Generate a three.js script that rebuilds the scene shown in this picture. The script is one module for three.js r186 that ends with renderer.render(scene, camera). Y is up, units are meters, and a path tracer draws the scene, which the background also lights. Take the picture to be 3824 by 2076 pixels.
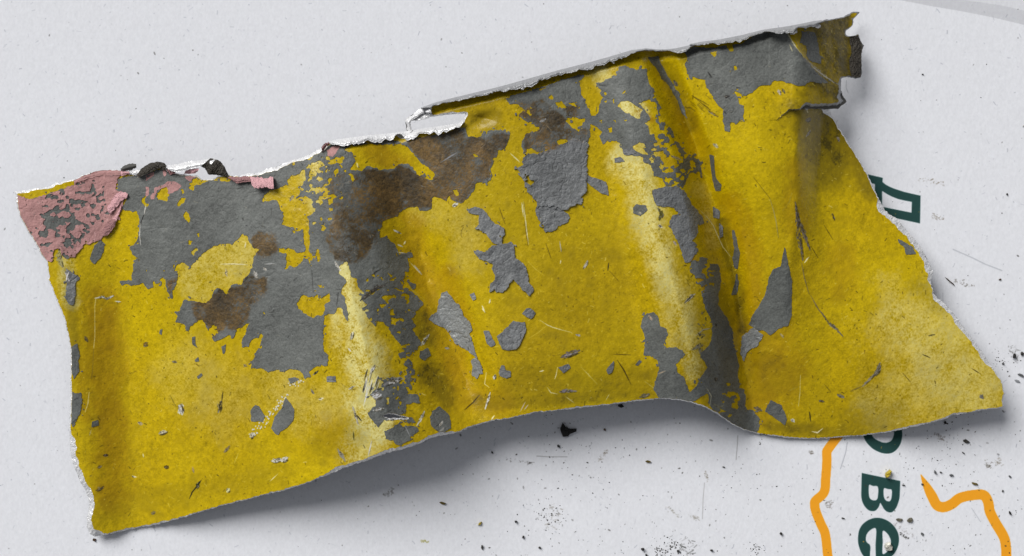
import * as THREE from 'three';
import { mergeGeometries } from 'three/addons/utils/BufferGeometryUtils.js';
import { ConvexGeometry } from 'three/addons/geometries/ConvexGeometry.js';

// ---------------------------------------------------------------- camera, light, exposure
const CAM_H = 0.42, FIELD = 0.32;                 // the phone is held 42 cm above the paper and sees 32 cm of it
const scene = new THREE.Scene();
const camera = new THREE.PerspectiveCamera(2 * Math.atan(0.5 * FIELD * (556 / 1024) / CAM_H) * 180 / Math.PI, 1024 / 556, 0.02, 20);
camera.position.set(0, CAM_H, 0);
camera.up.set(0, 0, -1);
camera.lookAt(0, 0, 0);

const renderer = new THREE.WebGLRenderer({ antialias: true });
renderer.setSize(1024, 556);
renderer.toneMapping = THREE.LinearToneMapping;
renderer.toneMappingExposure = 2.34;
renderer.shadowMap.enabled = true;

// an even, slightly blue overcast sky, a little brighter overhead than at the horizon
{
  const w = 64, h = 32, d = new Float32Array(w * h * 4);
  for (let j = 0; j < h; j++) for (let i = 0; i < w; i++) {
    const up = Math.sin((j + 0.5) / h * Math.PI - Math.PI / 2), b = 0.086 * (up > 0 ? (1 + 1.6 * up) / 2.2 : 0.42);
    d.set([b * 0.97, b * 1.0, b * 1.06, 1], (j * w + i) * 4);
  }
  const sky = new THREE.DataTexture(d, w, h, THREE.RGBAFormat, THREE.FloatType);
  sky.mapping = THREE.EquirectangularReflectionMapping;
  sky.magFilter = THREE.LinearFilter; sky.needsUpdate = true;
  scene.background = sky; scene.environment = sky;
}
// the bright part of the overcast: broad and soft, up and to the left of the picture
const sun = new THREE.DirectionalLight(new THREE.Color(1, 0.985, 0.96), 1.5);
sun.position.set(-0.74, 0.9, -0.84);
sun.castShadow = true;
sun.shadow.radius = 66;
sun.shadow.mapSize.set(2048, 2048);
Object.assign(sun.shadow.camera, { left: -0.35, right: 0.35, top: 0.35, bottom: -0.35, near: 0.1, far: 4 });
scene.add(sun, sun.target);

// ---------------------------------------------------------------- helpers
const mulberry = (a) => () => { a = (a + 0x6d2b79f5) | 0; let t = Math.imul(a ^ (a >>> 15), 1 | a); t = (t + Math.imul(t ^ (t >>> 7), 61 | t)) ^ t; return ((t ^ (t >>> 14)) >>> 0) / 4294967296; };
const clamp = (x, a = 0, b = 1) => x < a ? a : x > b ? b : x;
const smooth = (a, b, x) => { const t = clamp((x - a) / (b - a)); return t * t * (3 - 2 * t); };
const mix = (a, b, t) => a + (b - a) * t;
const HASH = new Float32Array(65536); { const r = mulberry(7); for (let i = 0; i < 65536; i++) HASH[i] = r() * 2 - 1; }
function noise(x, y) {                             // value noise, -1 to 1
  const xi = Math.floor(x), yi = Math.floor(y), fx = x - xi, fy = y - yi, u = fx * fx * (3 - 2 * fx), v = fy * fy * (3 - 2 * fy);
  const a = xi & 255, b = (xi + 1) & 255, c = (yi & 255) << 8, d = ((yi + 1) & 255) << 8;
  return mix(mix(HASH[a | c], HASH[b | c], u), mix(HASH[a | d], HASH[b | d], u), v);
}
const fbm = (x, y, n = 4) => { let s = 0, a = 0.5; for (let k = 0; k < n; k++) { s += a * noise(x, y); x = x * 2.03 + 17.3; y = y * 2.03 + 9.1; a *= 0.5; } return s; };

// Measurements were taken on close views of the photograph; every view turns its readings into one common sheet grid (2576 units across 32 cm of paper).
const UNIT = FIELD / 2576;
const view = (ox, oy, s = 900 / 2097) => (list) => { const o = []; for (let i = 0; i < list.length; i += 2) o.push([(ox + list[i] * s) * 0.67364, (oy + list[i + 1] * s) * 0.67364]); return o; };
const A = view(0, 500), B = view(800, 350), C = view(1500, 250), D = view(2300, 0), E = view(0, 1000), F = view(800, 900), G = view(1500, 750), I = view(2300, 1050), Hh = view(2300, 500),
  J = view(2924, 600), K = view(2924, 1100), L = view(2924, 1476), M = view(2000, 1476), N = view(1100, 1476), O = view(100, 1476), R = view(1550, 1150), Sv = view(800, 1350), T = view(300, 1200),
  Y = view(2600, 1476), Q = view(3000, 0, 824 / 2094), U = view(2650, 250, 600 / 2097), V = view(450, 560, 600 / 2097), W = view(1200, 350, 600 / 2097), X = view(2000, 100, 600 / 2097);
const dd = (list) => { const o = []; for (let i = 0; i < list.length; i += 2) o.push([list[i], list[i + 1]]); return o; };

// the folded lips along the upper edge
const lipPath = [...W([1180, 275, 1300, 190, 1500, 120, 1750, 55, 1960, 5]), ...C([760, 200, 900, 165, 1050, 123]), ...X([0, 660, 300, 575, 640, 490, 1000, 390, 1250, 315, 1440, 290, 1580, 303, 1700, 303, 1830, 290, 2060, 240]),
  ...D([640, 390, 740, 370, 900, 350, 1100, 310, 1280, 265])];
const lowLipPath = W([100, 630, 250, 600, 400, 580, 650, 545, 900, 525, 1130, 495]);
const strokeDistance = (pts, x, y) => { let b = 1e9; for (let k = 0; k + 1 < pts.length; k++) { const [ax, ay] = pts[k], dx = pts[k + 1][0] - ax, dy = pts[k + 1][1] - ay, t = clamp(((x - ax) * dx + (y - ay) * dy) / (dx * dx + dy * dy || 1)); b = Math.min(b, Math.hypot(x - ax - t * dx, y - ay - t * dy)); } return b; };

// ---------------------------------------------------------------- the bent sheet as a height over the paper
const STEP = 2, NX = 1291, NY = 702;
// feature lines (ridges, valleys, creases) from top to bottom: y, x, height in mm
const LINES = [
  [[400, -40, 6], [650, 40, 5.5], [900, 90, 4], [1350, 150, 3]],
  [[400, 60, 6.4], [650, 125, 6.0], [900, 175, 5.4], [1350, 225, 3.2]],
  [[400, 215, 6.6], [650, 275, 4.4], [900, 315, 2.0], [1350, 345, 1.0]],
  [[400, 330, 7.8], [650, 390, 7.2], [900, 430, 5.2], [1350, 480, 4.0]],
  [[400, 560, 9.6], [650, 620, 10.6], [900, 680, 10.6], [1250, 720, 9.4]],
  [[340, 720, 11.4], [650, 810, 14.8], [900, 858, 16.0], [1180, 905, 14.8]],
  [[330, 780, 12.4], [650, 868, 17.0], [900, 925, 18.4], [1120, 985, 16.4]],
  [[330, 860, 12.8], [650, 940, 15.0], [900, 1005, 15.6], [1090, 1065, 14.8]],
  [[310, 995, 11.6], [540, 1030, 9.2], [650, 1062, 8.0], [900, 1150, 8.2], [1070, 1205, 10.2]],
  [[300, 1090, 12.8], [600, 1160, 12.6], [900, 1262, 12.8], [1060, 1315, 12.2]],
  [[230, 1300, 14.8], [600, 1365, 14.2], [880, 1425, 13.6], [1030, 1455, 11.0]],
  [[160, 1490, 15.4], [500, 1535, 14.2], [800, 1585, 13.4], [900, 1605, 12.6], [1010, 1630, 10.8]],
  [[130, 1560, 16.8], [400, 1612, 18.4], [700, 1682, 18.8], [900, 1735, 16.6], [1010, 1760, 12.6]],
  [[130, 1605, 16.4], [400, 1690, 17.2], [700, 1760, 16.0], [900, 1800, 12.0], [1040, 1820, 8.2]],
  [[130, 1650, 11.8], [250, 1712, 10.0], [520, 1796, 7.0], [700, 1848, 5.6], [850, 1870, 3.6], [1000, 1890, 2.2], [1100, 1908, 1.2]],
  [[120, 1700, 15.2], [400, 1802, 12.6], [600, 1872, 9.8], [850, 1912, 5.8], [1100, 1950, 1.4]],
  [[70, 1900, 17.4], [400, 1930, 16.4], [600, 1968, 12.9], [850, 1992, 7.0], [1100, 2020, 1.4]],
  [[50, 1990, 17.4], [300, 1992, 16.4], [500, 2000, 14.2], [700, 2022, 10.2], [850, 2062, 6.6], [1100, 2090, 1.2]],
  [[50, 2050, 13.6], [220, 2075, 10.6], [400, 2060, 9.4], [600, 2085, 9.4], [850, 2150, 8.2], [1100, 2180, 2.0]],
  [[50, 2150, 4.6], [200, 2150, 5.0], [400, 2140, 6.0], [600, 2225, 7.6], [850, 2300, 8.6], [1070, 2350, 7.0]],
  [[50, 2240, 0.6], [200, 2240, 1.6], [400, 2230, 4.4], [600, 2330, 6.4], [850, 2450, 8.0], [1040, 2540, 7.4]],
  [[50, 2420, 1.5], [400, 2400, 4], [600, 2500, 7.6], [850, 2620, 7.0], [1040, 2700, 5.0]],
];
function pchip(xs, ys) {                           // monotone cubic through the knots, straight on beyond them
  const n = xs.length, m = new Array(n), s = [];
  for (let i = 0; i < n - 1; i++) s.push((ys[i + 1] - ys[i]) / (xs[i + 1] - xs[i]));
  m[0] = s[0]; m[n - 1] = s[n - 2];
  for (let i = 1; i < n - 1; i++) m[i] = s[i - 1] * s[i] <= 0 ? 0 : 2 * s[i - 1] * s[i] / (s[i - 1] + s[i]);
  return (x, from = 0) => {
    if (x <= xs[0]) return ys[0] + m[0] * (x - xs[0]);
    if (x >= xs[n - 1]) return ys[n - 1] + m[n - 1] * (x - xs[n - 1]);
    let i = from; while (x > xs[i + 1]) i++;
    const h = xs[i + 1] - xs[i], t = (x - xs[i]) / h, a = t * t;
    return ys[i] * (1 + a * (2 * t - 3)) + h * m[i] * t * (1 - t) * (1 - t) + ys[i + 1] * a * (3 - 2 * t) + h * m[i + 1] * a * (t - 1);
  };
}
const BASE = new Float32Array(NX * NY);
{
  const lx = LINES.map((l) => pchip(l.map((k) => k[0]), l.map((k) => k[1]))), lh = LINES.map((l) => pchip(l.map((k) => k[0]), l.map((k) => k[2])));
  for (let j = 0; j < NY; j++) {
    const y = j * STEP, xs = lx.map((f) => f(y)), hs = lh.map((f) => f(y));
    for (let i = 1; i < xs.length; i++) if (xs[i] < xs[i - 1] + 12) xs[i] = xs[i - 1] + 12;
    const f = pchip(xs, hs);
    for (let i = 0; i < NX; i++) {
      const x = i * STEP;
      let h = f(x) * 1.42;
      h += 0.42 * fbm(x / 150 + 3, y / 190 + 5, 3) + 0.16 * fbm(x / 42, y / 48, 3) + 0.03 * noise(x / 9, y / 9);
      BASE[j * NX + i] = Math.max(0.6, h) * 0.001;
    }
  }
}
const dent = (x0, y0, r, mm, ry = r, a = 0) => {   // a knock in (or, with a positive depth, out of) the sheet
  const c = Math.cos(a), s = Math.sin(a), k = Math.max(r, ry) * 2.2;
  for (let j = Math.max(0, (y0 - k) / STEP | 0); j < Math.min(NY, (y0 + k) / STEP); j++) for (let i = Math.max(0, (x0 - k) / STEP | 0); i < Math.min(NX, (x0 + k) / STEP); i++) {
    const u = (i * STEP - x0) * c + (j * STEP - y0) * s, v = -(i * STEP - x0) * s + (j * STEP - y0) * c;
    BASE[j * NX + i] += mm * 0.001 * Math.exp(-(u * u) / (r * r) - (v * v) / (ry * ry));
  }
};
dent(1215, 300, 14, -0.9, 30, 1.2); dent(2012, 620, 9, -0.6, 60, -0.16); dent(950, 985, 20, -0.5, 14); dent(985, 1052, 26, -0.5, 7, 0.1); dent(2090, 320, 30, -1.0, 70, 0.2); dent(1985, 660, 14, 0.5, 120, 0.1);
dent(2010, 130, 10, 0.5, 120, -0.55);
const crease = (path, mm, wide) => {               // a sharp fold line
  let x0 = 1e9, x1 = 0, y0 = 1e9, y1 = 0; for (const [x, y] of path) { x0 = Math.min(x0, x); x1 = Math.max(x1, x); y0 = Math.min(y0, y); y1 = Math.max(y1, y); }
  const k = wide * 5, n = path.length - 1;
  for (let j = Math.max(0, (y0 - k) / STEP | 0); j < Math.min(NY, (y1 + k) / STEP); j++) for (let i = Math.max(0, (x0 - k) / STEP | 0); i < Math.min(NX, (x1 + k) / STEP); i++) {
    const x = i * STEP + 3 * noise(j / 9, 4.2), y = j * STEP, d = strokeDistance(path, x, y), e = Math.min(Math.hypot(x - path[0][0], y - path[0][1]), Math.hypot(x - path[n][0], y - path[n][1]));
    BASE[j * NX + i] += mm * 0.001 * Math.exp(-Math.max(0, d - 1) / wide) * (0.25 + 0.75 * smooth(0, 60, e)) * (0.8 + 0.4 * noise(x / 30, y / 30));
  }
};
crease(dd([1640, 150, 1700, 240, 1752, 380, 1800, 520, 1850, 700, 1872, 840]), -1.1, 11);
crease(dd([1045, 560, 1075, 720, 1150, 900, 1190, 1010]), -0.6, 14);
crease(dd([850, 640, 890, 760, 930, 920, 1000, 1100]), 0.5, 14);
crease(dd([1600, 400, 1660, 600, 1720, 800, 1750, 900]), 0.35, 14);
crease(dd([1992, 470, 2008, 600, 2030, 740, 2110, 830]), 0.5, 12);
crease(dd([2075, 285, 2062, 350, 2066, 430]), -0.6, 10); crease(dd([2105, 300, 2150, 400, 2200, 500]), 0.4, 10); crease(dd([2010, 300, 1996, 420]), 0.4, 12);
crease(dd([1985, 75, 2020, 150, 2085, 235, 2112, 250]), 0.8, 11);
crease(dd([1170, 292, 1215, 296, 1270, 310]), -0.7, 9); crease(dd([300, 760, 318, 900, 335, 1100]), -0.3, 16); crease(dd([1000, 430, 1012, 500, 1020, 560]), -0.4, 12);
crease(dd([1855, 860, 1880, 960, 1900, 1060]), -0.5, 12); crease(dd([1890, 900, 1930, 880, 1990, 900]), 0.3, 10);
{ const r = mulberry(5); for (let k = 0; k < 90; k++) dent(180 + r() * 2200, 180 + r() * 1050, 4 + 9 * r(), (r() - 0.6) * 0.3, 4 + 12 * r(), r() * 3); }
for (const [path, mm] of [[lipPath, 1.6], [lowLipPath, 1.2]]) for (let j = 0; j < 260; j++) for (let i = 400; i < 1010; i++) {   // a trough along the folded lips
  const d = strokeDistance(path, i * STEP, j * STEP);
  if (d < 30) BASE[j * NX + i] = Math.max(0.0006, BASE[j * NX + i] - 0.001 * mm * smooth(30, 8, d));
}
const TAB0 = 1934;                                 // the torn upper corner lifts off the lobe below it from here on
const TABH = BASE.slice();
for (let j = 0; j < 220; j++) for (let i = 960; i < NX; i++) {
  const x = i * STEP, y = j * STEP, low = smooth(60, 265, y), far = smooth(2040, 2110, x);
  let h = BASE[j * NX + i] + 0.001 * (0.06 + smooth(TAB0, 2070, x) * (0.5 + 2.7 * low) + 0.8 * smooth(240, 275, y) * smooth(1960, 2060, x));
  h += far * 0.001 * (0.5 * fbm(x / 22, y / 22, 3) - 0.5 * Math.exp(-((x - 2135) ** 2) / 400));
  TABH[j * NX + i] = Math.max(0.0006, h);
}
const inTab = (x, y) => x > TAB0 && y < (x < 1991 ? 302 - (x - TAB0) * 0.78 : 285);
const TOP = BASE.slice();
for (let j = 0; j < NY; j++) for (let i = 0; i < NX; i++) if (inTab(i * STEP, j * STEP)) TOP[j * NX + i] = TABH[j * NX + i];
function at(g, x, y) {                             // bilinear look-up
  const fx = clamp(x / STEP, 0, NX - 1.001), fy = clamp(y / STEP, 0, NY - 1.001), i = fx | 0, j = fy | 0, u = fx - i, v = fy - j, n = j * NX + i;
  return mix(mix(g[n], g[n + 1], u), mix(g[n + NX], g[n + NX + 1], u), v);
}
const place = (x, y, h) => { const k = UNIT * (1 - h / CAM_H); return [(x - 1288) * k, h, (y - 699) * k]; };  // sheet grid and height to metres
const onSheet = (x, y) => place(x, y, at(TOP, x, y));
const onPaper = (x, y) => place(x, y, 0);

// ---------------------------------------------------------------- outlines as signed distances, and meshes cut out along them
const REACH = 26;
class Field {                                      // distance to rings of points (even-odd inside), positive within
  constructor(rings, pad = 6) {
    let x0 = 1e9, y0 = 1e9, x1 = -1e9, y1 = -1e9;
    for (const r of rings) for (const [x, y] of r) { x0 = Math.min(x0, x); x1 = Math.max(x1, x); y0 = Math.min(y0, y); y1 = Math.max(y1, y); }
    this.i0 = Math.max(0, Math.floor((x0 - pad) / STEP)); this.j0 = Math.max(0, Math.floor((y0 - pad) / STEP));
    this.i1 = Math.min(NX - 1, Math.ceil((x1 + pad) / STEP)); this.j1 = Math.min(NY - 1, Math.ceil((y1 + pad) / STEP));
    this.w = this.i1 - this.i0 + 1; this.h = this.j1 - this.j0 + 1;
    const f = this.f = new Float32Array(this.w * this.h).fill(REACH * REACH);
    for (const r of rings) for (let k = 0; k < r.length; k++) {
      const [ax, ay] = r[k], [bx, by] = r[(k + 1) % r.length], dx = bx - ax, dy = by - ay, l = dx * dx + dy * dy || 1e-9;
      const ia = Math.max(this.i0, Math.floor((Math.min(ax, bx) - REACH) / STEP)), ib = Math.min(this.i1, Math.ceil((Math.max(ax, bx) + REACH) / STEP));
      const ja = Math.max(this.j0, Math.floor((Math.min(ay, by) - REACH) / STEP)), jb = Math.min(this.j1, Math.ceil((Math.max(ay, by) + REACH) / STEP));
      for (let j = ja; j <= jb; j++) for (let i = ia; i <= ib; i++) {
        const px = i * STEP - ax, py = j * STEP - ay, t = clamp((px * dx + py * dy) / l), ex = px - t * dx, ey = py - t * dy, n = (j - this.j0) * this.w + i - this.i0, q = ex * ex + ey * ey;
        if (q < f[n]) f[n] = q;
      }
    }
    for (let j = 0; j < this.h; j++) {
      const y = (j + this.j0) * STEP + 0.001, cuts = [];
      for (const r of rings) for (let k = 0; k < r.length; k++) {
        const [ax, ay] = r[k], [bx, by] = r[(k + 1) % r.length];
        if ((ay > y) !== (by > y)) cuts.push(ax + (y - ay) / (by - ay) * (bx - ax));
      }
      cuts.sort((a, b) => a - b);
      let c = 0;
      for (let i = 0; i < this.w; i++) {
        const x = (i + this.i0) * STEP, n = j * this.w + i;
        while (c < cuts.length && cuts[c] < x) c++;
        f[n] = Math.sqrt(f[n]) * (c % 2 ? 1 : -1);
      }
    }
  }
  map(fn) { for (let j = 0, n = 0; j < this.h; j++) for (let i = 0; i < this.w; i++, n++) this.f[n] = fn(this.f[n], (i + this.i0) * STEP, (j + this.j0) * STEP); return this; }
  copy() { const c = Object.create(Field.prototype); Object.assign(c, this); c.f = this.f.slice(); return c; }
}
const ragged = (a, b, s = 8) => (d, x, y) => d + a * fbm(x / s + 31, y / s + 11, 3) * 1.6 + b * (noise(x / 2.6, y / 2.6) + 1.6 * noise(x / 5.2 + 9, y / 5.2));

const TEX_W = 0.33, TEX_H = 0.33 * 1112 / 2048;
// heights: an array over the whole grid; raise(x, y) metres above it; walls go down to (height - drop)
function cut(field, heights, { raise = () => 0, drop = null, every = 1, under = false, normals = heights, uv = null } = {}) {
  const { i0, j0, i1, j1, w, f } = field, pos = [], nor = [], uvs = [], idx = [], wall = { pos: [], nor: [], uv: [] };
  const ids = new Map(), n1 = new THREE.Vector3(), e1 = new THREE.Vector3(), e2 = new THREE.Vector3();
  const height = (x, y) => at(heights, x, y) + raise(x, y);
  const normal = (x, y) => {
    const e = STEP * every, p = (u, v) => place(u, v, at(normals, u, v) + raise(u, v)), a = p(x - e, y), b = p(x + e, y), c = p(x, y - e), d = p(x, y + e);
    e1.set(b[0] - a[0], b[1] - a[1], b[2] - a[2]); e2.set(d[0] - c[0], d[1] - c[1], d[2] - c[2]);
    return n1.crossVectors(e2, e1).normalize();
  };
  const vertex = (key, x, y) => {
    let id = ids.get(key);
    if (id === undefined) {
      const p = place(x, y, height(x, y)), m = normal(x, y);
      id = pos.length / 3; ids.set(key, id);
      pos.push(...p); nor.push(under ? -m.x : m.x, under ? -m.y : m.y, under ? -m.z : m.z);
      uvs.push(...(uv ? uv(p, x, y) : [p[0] / TEX_W + 0.5, p[2] / TEX_H + 0.5]));
    }
    return id;
  };
  const F_ = (i, j) => f[(j - j0) * w + i - i0];
  for (let j = j0; j + every <= j1; j += every) for (let i = i0; i + every <= i1; i += every) {
    const c = [[i, j], [i, j + every], [i + every, j + every], [i + every, j]], v = c.map(([a, b]) => F_(a, b));
    const s = (v[0] > 0) + (v[1] > 0) + (v[2] > 0) + (v[3] > 0);
    if (!s) continue;
    const ring = [], seg = [];
    for (let k = 0; k < 4; k++) {
      const q = (k + 1) % 4, [xa, ya] = c[k], [xb, yb] = c[q];
      if (v[k] > 0) ring.push(vertex(ya * NX + xa, xa * STEP, ya * STEP));
      if ((v[k] > 0) !== (v[q] > 0)) {
        const t = clamp(v[k] / (v[k] - v[q]), 0.02, 0.98), lo = Math.min(ya * NX + xa, yb * NX + xb);
        const id = vertex((lo * 2 + (xa === xb ? 1 : 0)) + 4e6, mix(xa, xb, t) * STEP, mix(ya, yb, t) * STEP);
        ring.push(id); seg.push([v[k] > 0, id]);
      }
    }
    for (let k = 1; k + 1 < ring.length; k++) under ? idx.push(ring[0], ring[k + 1], ring[k]) : idx.push(ring[0], ring[k], ring[k + 1]);
    if (drop !== null && seg.length) for (let k = 0; k < seg.length; k++) if (seg[k][0]) {
      const a = seg[k][1], b = seg[(k + 1) % seg.length][1];
      const P = (q) => [pos[q * 3], pos[q * 3 + 1], pos[q * 3 + 2]], pa = P(a), pb = P(b), la = [pa[0], Math.max(0.0001, pa[1] - drop), pa[2]], lb = [pb[0], Math.max(0.0001, pb[1] - drop), pb[2]];
      const nx = -(pb[2] - pa[2]), nz = pb[0] - pa[0], l = Math.hypot(nx, nz) || 1;
      for (const p of [la, lb, pb, la, pb, pa]) { wall.pos.push(...p); wall.nor.push(nx / l, 0, nz / l); wall.uv.push(p[0] / TEX_W + 0.5, p[2] / TEX_H + 0.5); }
    }
  }
  const n = pos.length / 3;
  for (let k = 0; k < wall.pos.length / 3; k++) idx.push(n + k);
  const g = new THREE.BufferGeometry();
  g.setAttribute('position', new THREE.Float32BufferAttribute(pos.concat(wall.pos), 3));
  g.setAttribute('normal', new THREE.Float32BufferAttribute(nor.concat(wall.nor), 3));
  g.setAttribute('uv', new THREE.Float32BufferAttribute(uvs.concat(wall.uv), 2));
  g.setIndex(idx);
  return g;
}
// ---------------------------------------------------------------- outlines read off the photograph
const rightEdge = [...J([735, 110, 800, 270, 870, 400, 880, 425, 1000, 515, 1080, 608, 1150, 690, 1215, 780, 1272, 890, 1305, 970, 1296, 1005, 1288, 1050, 1310, 1150, 1340, 1195]),
  ...K([1370, 45, 1440, 115, 1490, 165, 1540, 240, 1600, 320, 1680, 420, 1750, 520, 1800, 600, 1850, 668, 1895, 740, 1915, 800, 1930, 860, 1912, 890, 1915, 945, 1922, 980, 1850, 990, 1700, 1010, 1580, 1035, 1480, 1045, 1410, 1080, 1330, 1105, 1200, 1135, 1040, 1170, 980, 1185, 850, 1205, 700, 1225, 500, 1240, 300, 1255, 100, 1250, 0, 1242])];
const lowEdge = [...I([1450, 1355, 1250, 1330, 1100, 1290, 1000, 1240, 880, 1150, 760, 1090, 640, 1050, 520, 1030, 400, 1020, 200, 1040, 0, 1065]), ...M([150, 135]),
  ...N([2097, 150, 2040, 165, 1900, 195, 1760, 215, 1650, 240, 1560, 265, 1480, 300, 1400, 330, 1300, 345, 1180, 370, 1080, 425, 950, 465, 800, 500, 650, 560, 520, 600, 380, 650, 300, 690, 200, 725, 100, 765, 0, 800]),
  ...O([1900, 910, 1700, 960, 1400, 1050, 1150, 1120, 900, 1165, 700, 1210, 590, 1227, 548, 1203, 525, 1150, 525, 1070, 545, 960, 540, 890, 500, 800, 470, 760, 440, 680, 395, 580, 380, 480, 375, 400, 375, 200])];
const leftEdge = [...E([610, 1300, 612, 1100, 612, 850, 610, 680, 590, 570, 560, 440, 510, 330, 480, 250, 440, 150, 420, 100]), ...A([425, 1250, 405, 1110, 360, 1050, 290, 920, 230, 830, 180, 730, 150, 640, 140, 560])];
const topLeft = [...A([130, 500, 250, 488, 440, 453, 490, 425, 560, 412, 640, 400, 700, 370, 740, 350, 810, 330, 870, 318, 1000, 312, 1130, 325, 1200, 348]), ...V([225, 345, 300, 300, 400, 240, 490, 212, 575, 225, 620, 270, 800, 315, 1000, 330, 1060, 385, 1200, 385, 1260, 345, 1400, 320, 1470, 340, 1600, 320]),
  ...B([290, 690, 370, 690, 450, 655, 520, 640, 610, 605, 690, 575, 760, 555, 800, 540, 880, 500, 950, 455])];
const mainRing = [...topLeft, ...lowLipPath, ...W([1118, 480, 1085, 350, 1112, 310]), ...lipPath, ...D([1420, 250]), ...U([905, 454, 1100, 480, 1300, 470, 1480, 470, 1548, 545, 1600, 650, 1720, 850, 1860, 1070, 1960, 1220]), ...rightEdge, ...lowEdge, ...leftEdge];
const slot = W([1175, 480, 1158, 400, 1170, 345, 1270, 340, 1380, 320, 1420, 300, 1640, 268, 1890, 258, 1832, 390, 1650, 410, 1400, 450, 1200, 482]);
const gash = N([765, 182, 820, 158, 890, 170, 985, 200, 900, 196, 830, 200]);
const tabRing = [...D([1328, 256, 1490, 235, 1600, 215, 1720, 190, 1850, 170, 1980, 145]), ...Q([380, 155, 440, 130, 470, 112, 540, 110, 505, 150, 470, 180, 475, 210, 455, 250, 410, 285, 398, 310, 410, 335, 450, 345, 490, 335, 515, 322, 530, 345, 535, 395, 575, 430, 550, 500, 552, 600, 555, 700, 540, 735, 520, 745, 420, 728, 360, 735, 355, 780, 355, 850, 385, 920, 410, 965, 380, 990, 330, 1030, 270, 1025]),
  ...U([1550, 543, 1400, 540, 1300, 545, 1200, 550, 1100, 562, 1040, 560, 960, 620, 880, 690, 770, 690])];

// width of bare torn metal along the edges: [view points], width
const RIMS = [[O([560, 1200, 540, 1000, 520, 820, 450, 680, 400, 540, 380, 440]), 13], [E([615, 1250, 615, 700]), 3], [J([880, 430, 1000, 515, 1080, 610, 1150, 690, 1215, 790, 1290, 960]), 13], [K([1370, 50, 1480, 160, 1540, 240, 1640, 370, 1760, 530]), 10],
  [A([130, 500, 300, 475, 470, 440]), 5], [B([290, 690, 520, 640, 690, 580, 800, 545, 900, 490]), 7], [N([350, 660, 500, 600, 800, 500, 1080, 425, 1300, 345]), 7], [U([1350, 520, 1480, 500, 1620, 500, 1760, 480]), 15], [W([1110, 470, 1100, 350, 1180, 290, 1300, 230]), 20], [W([1180, 400, 1250, 300, 1500, 280, 1880, 250]), 4],
  [O([700, 1205, 900, 1160, 1200, 1105]), 4], [Q([355, 850, 410, 960, 340, 1020]), 5], [L([1050, 290, 1300, 220, 1500, 160]), 3.5]];
const rimWidth = (x, y, tab) => {
  if (tab && (x < 1965 && (y > 200 || x < 1945))) return -8;
  let w = 2.4;
  for (const [pts, k] of RIMS) { const d = strokeDistance(pts, x, y); if (d < 34) w = Math.max(w, mix(2.4, k, smooth(34, 18, d))); }
  return w * (1 + 0.6 * fbm(x / 17, y / 17, 3)) + 0.35 * noise(x / 3, y / 3);
};

const mainField = new Field([mainRing, slot, gash], 10).map(ragged(1.0, 0.6, 12));
const tabField = new Field([tabRing], 10).map((d, x, y) => x < 1945 ? d : ragged(1.2, 0.7, 10)(d, x, y));
const widths = (field, tab) => { const r = field.copy(); r.map((d, x, y) => (Math.abs(d) < 24 ? rimWidth(x, y, tab) : 2)); return r; };
const mainW = widths(mainField, false), tabW = widths(tabField, true);
const inner = (field, w) => { const r = field.copy(); for (let n = 0; n < r.f.length; n++) r.f[n] = Math.min(field.f[n], field.f[n] - w.f[n]); return r; };
const rimOnly = (field, w) => { const r = field.copy(); for (let n = 0; n < r.f.length; n++) r.f[n] = Math.min(field.f[n], w.f[n] - field.f[n] + 0.6); return r; };
const rimHeights = (field, w, base, slopeAt) => {     // the torn edge falls away from the painted face and is rough
  const h = base.slice();
  for (let j = 0; j < field.h; j++) for (let i = 0; i < field.w; i++) {
    const n = j * field.w + i, d = field.f[n], k = w.f[n], x = (i + field.i0) * STEP, y = (j + field.j0) * STEP, g = (j + field.j0) * NX + i + field.i0;
    if (d > k + 6) continue;
    const slope = typeof slopeAt === 'number' ? slopeAt : slopeAt(x, y);
    const t = clamp(1 - d / Math.max(k, 1));
    h[g] = Math.max(0.0003, base[g] + 0.001 * (-0.05 + (k > 4 ? 1 : 0.5) * (-slope * Math.pow(t, 1.4) + 0.5 * t * fbm(x / 14 + 40, y / 14, 2) + 0.06 * t * noise(x / 4, y / 4))));
  }
  return h;
};

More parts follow.
